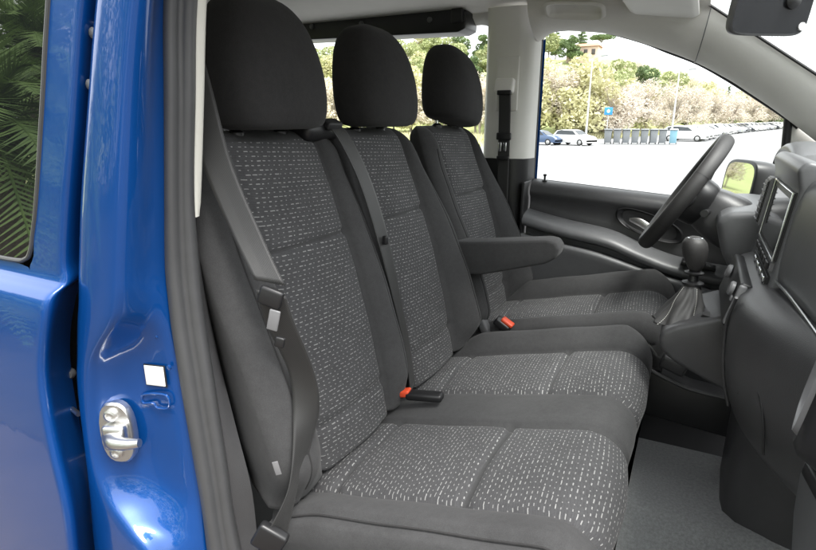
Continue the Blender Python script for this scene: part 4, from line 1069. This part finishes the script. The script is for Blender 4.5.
TV = {
 'blos1': broadleaf(11, 6.8, 3.6, M['lf_blos'], 3000, .20, M['barkl'], .2, 40, .28),
 'blos2': broadleaf(12, 6.0, 3.9, M['lf_blos'], 3000, .20, M['barkl'], .18, 40, .28),
 'blos3': broadleaf(13, 7.6, 3.4, M['lf_blos'], 3000, .19, M['barkl'], .2, 44, .28),
 'green1': broadleaf(21, 10, 4.4, M['lf_green'], 4200, .30, M['bark'], .2),
 'green2': broadleaf(22, 8.5, 4.6, M['lf_green'], 4200, .30, M['bark'], .18),
 'yel1': broadleaf(23, 9, 4.4, M['lf_yel'], 4000, .28, M['bark'], .15),
 'yel2': broadleaf(24, 7.5, 4.8, M['lf_yel'], 4000, .28, M['bark'], .12),
 'dark1': broadleaf(25, 8, 4.2, M['lf_dark'], 4000, .30, M['bark'], .15),
 'con': conifer(31, 13, 2.6, M['lf_dark'], 4200),
 'umb': umbrella(41, 11, 6.0, M['lf_dark'], 4600),
}
NAMES = {'blos': ('blossom_tree', 'pale pinkish leafless spring tree with fine twigs in the belt behind the parked cars', 'pale twiggy trees behind the car park'),
         'gree': ('green_tree', 'bright green bushy tree on the slope behind the pale twiggy trees', 'green trees on the slope'),
         'yel': ('yellow_green_tree', 'yellow green spring tree on the slope beyond the car park', 'yellow green trees on the slope'),
         'dark': ('evergreen_tree', 'dark green round evergreen on the slope beyond the car park', 'dark evergreens on the slope'),
         'con': ('conifer_tree', 'tall narrow dark conifer standing on the hilltop near the house', 'hilltop conifers'),
         'umb': ('umbrella_pine', 'spreading umbrella pine on the hilltop beside the house', 'hilltop umbrella pines')}
def tree(key, x, y, s=1., rz=None, label=None):
    for k, v in NAMES.items():
        if key.startswith(k): nm, lb, gp = v
    t = empty(nm, (x, y, gz(x, y))); tag(t, label or lb, 'tree', None if label else gp)
    cr, tr = TV[key]
    for nme, me in (('crown', cr), ('trunk', tr)):
        o = bpy.data.objects.new(nme, me); COL.objects.link(o); o.parent = t
    t.scale = (s, s, s); t.rotation_euler.z = random.uniform(0, 6.28) if rz is None else rz
rnd = random.Random(5)
def belt(t): # edge of the tree belt: along the lot, then away beside the rows of cars
    return sinterp([(0, -95), (.30, -45), (.55, -14), (.66, -9.5), (.75, -6.), (.84, 2), (.92, 10), (1, 26)], t), sinterp([(0, 60), (.30, 66), (.55, 68), (.66, 72), (.75, 88), (.84, 118), (.92, 150), (1, 215)], t)
for k in range(56):
    x, y = belt(k/55); tree(rnd.choice(['blos1', 'blos2', 'blos3', 'yel2', 'blos1', 'blos3']), x + rnd.uniform(-1.5, 1.5) - (2.5 if k % 2 else 0), y + rnd.uniform(-1, 3) + (3 if k % 2 else 0), rnd.uniform(.9, 1.2))
for k in range(40):
    x, y = belt(k/39); x -= lerp(0, 9, sstep(.6, .8, k/39)) + rnd.uniform(-2, 2); y += 13 + rnd.uniform(-3, 5)
    tree(rnd.choice(['green1', 'yel1', 'yel2', 'blos3', 'blos1', 'green2']), x, y, rnd.uniform(.8, 1.0))
for k in range(30):
    x = lerp(-80, 14, k/29) + rnd.uniform(-2, 2); y = 108 + max(0, x+10)*3.2 + rnd.uniform(-6, 10)
    tree(rnd.choice(['green1', 'green2', 'yel1', 'dark1', 'yel2', 'blos3']), x, y, rnd.uniform(.75, 1.0) * (.72 if abs(x+20.8) < 4 else 1))
for k in range(14):
    x = lerp(-95, -30, k/13) + rnd.uniform(-2, 2); y = 138 + rnd.uniform(-4, 4)
    tree(rnd.choice(['green1', 'green2', 'yel1', 'dark1']), x, y, rnd.uniform(.7, .9))
tree('con', -36.5, 152, .66, label='slender dark conifer at the left end of the hilltop, beside the window frame')
tree('con', -30.5, 154, .72, label='taller conifer on the hilltop rising above the pink house')
tree('umb', -25.0, 150, .52, label='spreading umbrella pine on the hilltop right of the tall conifer')
tree('umb', -33.0, 149, .42, label='low spreading pine on the hilltop between the two conifers')
tree('con', 4.5, 168, .62, label='lone dark conifer poking above the trees near the windscreen pillar')
for x, y in ((8, 170), (12, 172), (16, 174)): tree('dark1', x, y, .8)

# house on the hill
hx, hy = -26.8, 139; hzz = gz(hx, hy)
house = empty('hill_house', (hx, hy, hzz)); tag(house, 'pink house with small windows among the trees on the hilltop', 'house')
M['stucco'] = mat_simple('pink_stucco', (.55, .42, .36), .9, .1, 2); M['tile'] = mat_simple('roof_tiles', (.42, .20, .13), .9, .2, 4); M['wind'] = mat_simple('window_dark', (.06, .05, .05), .3, .2, 3)
box('wall', (hx, hy, hzz+.1), (7.0, 5, 5.6), M['stucco'], house, bev=.05)
def gable(c, w, d, h):
    x, y, z = c; V = [(x-w/2, y-d/2, z), (x+w/2, y-d/2, z), (x+w/2, y+d/2, z), (x-w/2, y+d/2, z), (x-w/2+1, y, z+h), (x+w/2-1, y, z+h)]
    return V, [(0, 1, 5, 4), (2, 3, 4, 5), (1, 2, 5), (3, 0, 4), (3, 2, 1, 0)]
V, F = gable((hx, hy, hzz+2.92), 7.6, 5.8, .9); build('roof', V, F, M['tile'], house, flat=True)
for i in range(4):
    for z in (1.7,): box('window', (hx-2.6+1.7*i, hy-2.52, hzz+z), (.8, .12, 1.2), M['wind'], house, bev=.02)

# parked cars
def copy_tree(o, parent=None):
    c = o.copy(); COL.objects.link(c)
    if parent: c.parent = parent
    for ch in o.children: copy_tree(ch, c)
    return c
M['tyre'] = mat_simple('tyre', (.02, .02, .02), .8, .2, 10); M['cglass'] = mat_simple('car_window', (.03, .035, .04), .08, .2, 3); M['hub'] = mat_simple('wheel_rim', (.5, .5, .5), .3, .1, 10, Metallic=.8)
M['lamp'] = mat_simple('head_lamp', (.7, .7, .7), .15, .05, 10); M['tail'] = mat_simple('tail_lamp', (.45, .03, .03), .2, .1, 10)
def car(nm, paint, H=1.48, L=4.2):
    t = empty(nm, (0, 0, 0)); h = H/1.48
    def pt(v): return v
    prof = [(-2.1, .35), (-2.12, .62), (-2.05, .92), (-1.95, 1.0), (-1.65, 1.38), (-1.1, 1.46), (-.2, 1.48), (.35, 1.40), (1.0, 1.0), (1.75, .86), (2.05, .70), (2.1, .35)]
    rows = []
    for x, z in prof:
        z2 = z*h; cab = sstep(.95, 1.3, z); rows.append((x*L/4.2, z2, cab))
    def sec(x, z, cab):
        hw = .86 - .20*cab; return [(x, -.84, .28), (x, -.88, .55), (x, -.86, min(z, .92*h)), (x, -hw, z-.02), (x, -hw*.6, z), (x, hw*.6, z), (x, hw, z-.02), (x, .86, min(z, .92*h)), (x, .88, .55), (x, .84, .28)]
    g = grid('body', [sec(*r) for r in rows], paint, None, ang=35, cap=True); g.parent = t
    def w(name, pts, mat):
        o = build(name, pts, [tuple(range(len(pts)))], mat, None, flat=True); o.parent = t
    for s in (-1, 1):
        w('side_window', [(-1.72*L/4.2, s*.842, 1.0*h), (.82*L/4.2, s*.842, 1.0*h), (.30*L/4.2, s*.712, 1.36*h), (-1.1*L/4.2, s*.70, 1.41*h), (-1.55*L/4.2, s*.72, 1.33*h)], M['cglass'])
    w('windscreen', [(1.0*L/4.2, -.70, 1.03*h), (1.0*L/4.2, .70, 1.03*h), (.42*L/4.2, .58, 1.39*h), (.42*L/4.2, -.58, 1.39*h)], M['cglass'])
    w('rear_window', [(-1.99*L/4.2, -.68, 1.02*h), (-1.70*L/4.2, -.58, 1.36*h), (-1.70*L/4.2, .58, 1.36*h), (-1.99*L/4.2, .68, 1.02*h)], M['cglass'])
    for s in (-1, 1):
        for x in (-1.28*L/4.2, 1.30*L/4.2):
            V, F = lathe_geo([(.18, -.10), (.31, -.09), (.32, 0), (.31, .09), (.20, .10), (.19, .085), (.02, .085)], 18, Matrix.Translation((x, s*.80, .32)) @ Matrix.Rotation(math.radians(-90*s), 4, 'X'))
            o = build('wheel', V, F, M['tyre'], None); o.parent = t
            V, F = lathe_geo([(.19, 0), (.17, .012), (.02, .018)], 14, Matrix.Translation((x, s*.885, .32)) @ Matrix.Rotation(math.radians(-90*s), 4, 'X'))
            r_ = build('rim', V, F, M['hub'], None); r_.parent = o
        hl_ = box('headlight', (2.03*L/4.2, s*.62, .68*h), (.12, .32, .13), M['lamp'], None, bev=.03); hl_.parent = t
        tl_ = box('tail_light', (-2.06*L/4.2, s*.66, .80*h), (.10, .22, .22), M['tail'], None, bev=.03); tl_.parent = t
    return t
P_ = {k: mat_simple(k+'_car_paint', c, .3, .05, 2, **{'Coat Weight': .6}) for k, c in {'white': (.75, .75, .74), 'silver': (.45, .46, .47), 'dark': (.035, .04, .05), 'blue': (.05, .09, .18), 'grey': (.2, .2, .21)}.items()}
protos = {k: car('parked_car', P_[k], 1.48 if k != 'white' else 1.55) for k in P_}
used = set()
def place_car(k, x, y, rz, label, group=None):
    o = protos[k] if k not in used else copy_tree(protos[k]); used.add(k)
    o.location = (x, y, gz(x, y)); o.rotation_euler.z = rz; tag(o, label, 'car', group)
    if y < 52: o.scale = (.86, .86, .86)
    else: o.scale = (1, 1, 1)
place_car('white', -9.9, 50, math.radians(-25), 'white hatchback parked just left of the row of waste bins', 'cars parked along the far edge')
place_car('blue', -12.7, 49.5, math.radians(-15), 'dark blue car parked left of the white hatchback, at the window edge', 'cars parked along the far edge')
ROW = [(60, -2.6), (66, -1.2), (90, 1.2), (120, 6.8), (150, 13.5), (205, 25)]; N_ROW = 34
i = 0
for kind, n in (('white', 14), ('silver', 11), ('grey', 4), ('dark', 5)):
    for k in range(n):
        t = (i*7 % N_ROW)/(N_ROW-1); y = lerp(64, 205, t**1.1); x = interp(ROW, y) + rnd.uniform(-.2, .2)
        place_car(kind, x, y, math.radians(-12 + rnd.uniform(-4, 4)), {'white': 'white car in the long row of parked cars right of the bins', 'silver': 'silver car in the long row of parked cars right of the bins', 'grey': 'mid grey car in the long row of parked cars right of the bins', 'dark': 'dark car in the long row of parked cars right of the bins'}[kind], kind + ' cars in the long parked row')
        i += 1
# waste bins
M['bin'] = mat_simple('bin_plastic', (.16, .17, .18), .6, .15, 4); M['lid'] = mat_simple('bin_lid', (.30, .31, .32), .5, .1, 4); M['binb'] = mat_simple('blue_bin_plastic', (.18, .34, .42), .6, .1, 4)
def wbin(m1, m2):
    t = empty('waste_bin', (0, 0, 0))
    bm = bmesh.new(); bm_box(bm, (0, 0, .68), (.62, .74, 1.10), None, .04, 2)
    for v in bm.verts:
        k = (v.co.z-.13)/1.1; v.co.x *= lerp(.84, 1, k); v.co.y *= lerp(.80, 1, k)
    me = bpy.data.meshes.new('bin_body'); bm.to_mesh(me); bm.free(); me.materials.append(m1); smooth(me, 40); put('bin_body', me).parent = t
    box('lid', (0, -.02, 1.27), (.68, .84, .10), m2, None, rot=(math.radians(-6), 0, 0), bev=.03).parent = t
    tube('lid_handle', [(-.25, .42, 1.24), (.25, .42, 1.24)], .025, m1, None).parent = t
    for s in (-1, 1):
        V, F = lathe_geo([(.06, -.03), (.11, -.03), (.11, .03), (.06, .03)], 14, Matrix.Translation((s*.26, .30, .11)) @ Matrix.Rotation(PI/2, 4, 'Y')); build('wheel', V, F, M['tyre']).parent = t
    return t
wb = wbin(M['bin'], M['lid']); wb2 = wbin(M['binb'], M['lens'])
for k in range(7):
    o = wb if k == 0 else copy_tree(wb); x = -7.6 + .74*k; y = 53.5 + .25*k
    o.location = (x, y, gz(x, y)); o.rotation_euler.z = math.radians(8 + (k*37 % 11) - 5); tag(o, 'dark grey wheeled waste bin in the row on the far edge of the car park', 'waste bin', 'grey waste bins in a row')
wb2.location = (-2.3, 55.3, gz(-2.3, 55.3)); tag(wb2, 'pale blue waste bin at the right end of the row of grey bins', 'waste bin')
# lamp posts
M['galv'] = mat_simple('galvanised_pole', (.50, .50, .50), .5, .08, 3, Metallic=.3)
def lamp(x, y, H, label):
    t = empty('street_lamp', (x, y, gz(x, y))); tag(t, label, 'street lamp'); z = gz(x, y)
    tube('pole', [(x, y, z-.2), (x, y, z+H*.5), (x, y, z+H)], [.11, .085, .06], M['galv'], t, 10)
    tube('arm', spline([(x, y, z+H-.1), (x+.25, y-.1, z+H+.12), (x+.9, y-.35, z+H+.18)], 4), .04, M['galv'], t, 8)
    box('lamp_head', (x+1.15, y-.45, z+H+.17), (.7, .28, .13), M['lid'], t, rot=(0, 0, math.radians(-21)), bev=.04)
    lathe('base_collar', [(.16, -.1), (.16, .35), (.12, .4)], M['galv'], t, 14, (x, y, z))
lamp(-10.0, 56, 7.6, 'tall grey street lamp behind the white hatchback'); lamp(-2.8, 62, 6.6, 'grey street lamp behind the right end of the bin row')
lamp(-38, 60, 7.5, 'grey street lamp seen through the rear side window')
# blue sign
sx, sy_, sz = -8.0, 55.2, gz(-8.0, 55.2)
sg = empty('road_sign', (sx, sy_, sz)); tag(sg, 'square blue road sign with a white mark on a thin post behind the bins', 'road sign')
M['sblue'] = mat_simple('sign_blue', (.03, .25, .62), .4, .05, 4)
tube('post', [(sx, sy_, sz-.2), (sx, sy_, sz+3.3)], .035, M['galv'], sg, 10)
box('sign_plate', (sx, sy_-.05, sz+2.9), (.72, .03, .66), M['sblue'], sg, rot=(0, 0, math.radians(-5)), bev=.01)
V, F = [], []
build('sign_mark', [(sx-.09, sy_-.085, sz+2.76), (sx+.09, sy_-.085, sz+2.76), (sx+.15, sy_-.085, sz+2.94), (sx, sy_-.085, sz+3.09), (sx-.15, sy_-.085, sz+2.94)], [(0, 1, 2, 3, 4)], M['white'], sg, flat=True)
# grass verge
def verge():
    rr = random.Random(3); V = []; F = []
    for _ in range(26000):
        if rr.random() < .45:
            x = rr.uniform(-60, 60); y = 58 + (max(0, x)*.9) + rr.gauss(3.5, 3)
            if x > -17: t_ = rr.uniform(.52, 1); x, y = belt(t_); x += rr.uniform(-4, 0.); y += rr.uniform(-2, 2)
        else: x = rr.uniform(-75, -17); y = rr.uniform(40, 75)
        z = gz(x, y); h = rr.uniform(.25, .7); a = rr.uniform(0, PI); w = rr.uniform(.05, .12); i = len(V)
        dx, dy = math.cos(a)*w, math.sin(a)*w; lx, ly = rr.uniform(-.2, .2), rr.uniform(-.2, .2)
        V += [(x-dx, y-dy, z-.05), (x+dx, y+dy, z-.05), (x+lx, y+ly, z+h)]; F.append((i, i+1, i+2))
    o = build('verge_grass', V, F, M['lf_yel'], flat=True); tag(o, 'tall yellow green grass on the verge behind the parked cars', 'grass', kind='stuff')
verge()
# palm standing behind the photographer, mirrored in the dark window
def palm(x, y, H, label, seed, nf=44):
    rr = random.Random(seed); z0 = gz(x, y); t = empty('palm_tree', (x, y, z0)); tag(t, label, 'palm tree')
    prof = [(.20, -.1)] + [(.17 + (.02 if k % 2 else 0), H*k/16) for k in range(1, 17)]
    lathe('trunk', prof, M['bark'], t, 14, (x, y, z0))
    V = []; F = []
    for k in range(nf):
        a = k*2.399; el = lerp(-.5, 1.35, (k+.5)/nf); L = rr.uniform(1.2, 1.6); P = []
        for j in range(15):
            s = j/14; r = L*s*math.cos(el)*(1-.1*s); zz = H + L*s*math.sin(el) - .75*L*s*s*(.6+.4*math.cos(el))
            P.append(Vector((x + r*math.cos(a), y + r*math.sin(a), z0 + zz)))
        v, f = tube_geo(P, [lerp(.018, .004, j/14) for j in range(15)], 5); o = len(V); V += v; F += [tuple(q+o for q in w) for w in f]
        side = Vector((-math.sin(a), math.cos(a), 0))
        for j in range(2, 15):
            for m in range(3):
                s = (j + m/3)/15; q = P[j-1].lerp(P[j], m/3); d = (P[j]-P[j-1]).normalized(); ll = .42*math.sin(PI*min(1, s*.85+.12))
                for sg_ in (-1, 1):
                    e = q + (side*sg_*.75 + d*.6 + Vector((0, 0, .15-.25*rr.random()))).normalized()*ll; i = len(V); wv = d*.014
                    V += [q-wv, q+wv, e]; F.append((i, i+1, i+2))
    build('fronds', V, F, M['lf_palm'], t, flat=True)
palm(-5.3, -1.6, 1.45, 'short green palm behind the photographer, mirrored in the sliding door glass', 4)
palm(-7.6, -3.4, 2.3, 'taller green palm behind the photographer, mirrored in the sliding door glass', 9)

_rr = random.Random(21); _cl = [(x, -5.6 + _rr.uniform(-.25, .25), _rr.uniform(.5, 4.2), _rr.uniform(.55, .85), .9) for x in [-14 + .42*k for k in range(60)] for _ in (0, 1, 2)]
_hd = put('blocker', leaf_mesh('blocker', _cl, 36000, .085, M['lf_palm'], 8)); tag(_hd, 'tall green hedge added unseen behind the photographer to darken the blue paint', 'blocker')  # leaf wall added out of view to darken paint reflections and dim side light
# ------------------------------------------------------------------ light and camera
w = bpy.data.worlds.new('World'); sc.world = w; w.use_nodes = True; nt = w.node_tree; nt.nodes.clear()
SUN_EL, SUN_AZ = math.radians(64), math.radians(114)   # azimuth measured clockwise from +Y
sky = nt.nodes.new('ShaderNodeTexSky'); sky.sky_type = 'NISHITA'; sky.sun_disc = False; sky.sun_elevation = SUN_EL; sky.sun_rotation = SUN_AZ
sky.air_density = 1.0; sky.dust_density = 4.0; sky.ozone_density = 1.0
hs = nt.nodes.new('ShaderNodeHueSaturation'); hs.inputs['Saturation'].default_value = .10
bg = nt.nodes.new('ShaderNodeBackground'); bg.inputs[1].default_value = .80; wo = nt.nodes.new('ShaderNodeOutputWorld')
hz = nt.nodes.new('ShaderNodeMix'); hz.data_type = 'RGBA'; hz.inputs[0].default_value = .5; hz.inputs[7].default_value = (3.6, 3.65, 3.7, 1)   # thin bright cloud
nt.links.new(sky.outputs[0], hs.inputs['Color']); nt.links.new(hs.outputs[0], hz.inputs[6]); nt.links.new(hz.outputs[2], bg.inputs[0]); nt.links.new(bg.outputs[0], wo.inputs[0])
sd = bpy.data.lights.new('Sun', 'SUN'); sd.energy = 5.0; sd.angle = math.radians(24); sd.color = (1, .965, .91)
so = bpy.data.objects.new('Sun', sd); COL.objects.link(so)
sdir = Vector((math.sin(SUN_AZ)*math.cos(SUN_EL), math.cos(SUN_AZ)*math.cos(SUN_EL), math.sin(SUN_EL)))
so.rotation_euler = sdir.to_track_quat('Z', 'Y').to_euler(); so.location = sdir*30
cd = bpy.data.cameras.new('Camera'); co = bpy.data.objects.new('Camera', cd); COL.objects.link(co); sc.camera = co
cd.sensor_width = 36; cd.lens = 24.0; cd.clip_start = .02; cd.clip_end = 3000
co.location = (0, 0, 1.5); co.rotation_euler = (math.radians(90-16), 0, math.radians(27.7))
sc.view_settings.view_transform = 'Standard'; sc.view_settings.look = 'None'; sc.view_settings.exposure = 0; sc.view_settings.gamma = 1
sc.render.engine = 'CYCLES'; sc.cycles.max_bounces = 10; sc.cycles.diffuse_bounces = 5; sc.cycles.transparent_max_bounces = 16; sc.cycles.use_denoising = True
sc.cycles.sample_clamp_indirect = 8
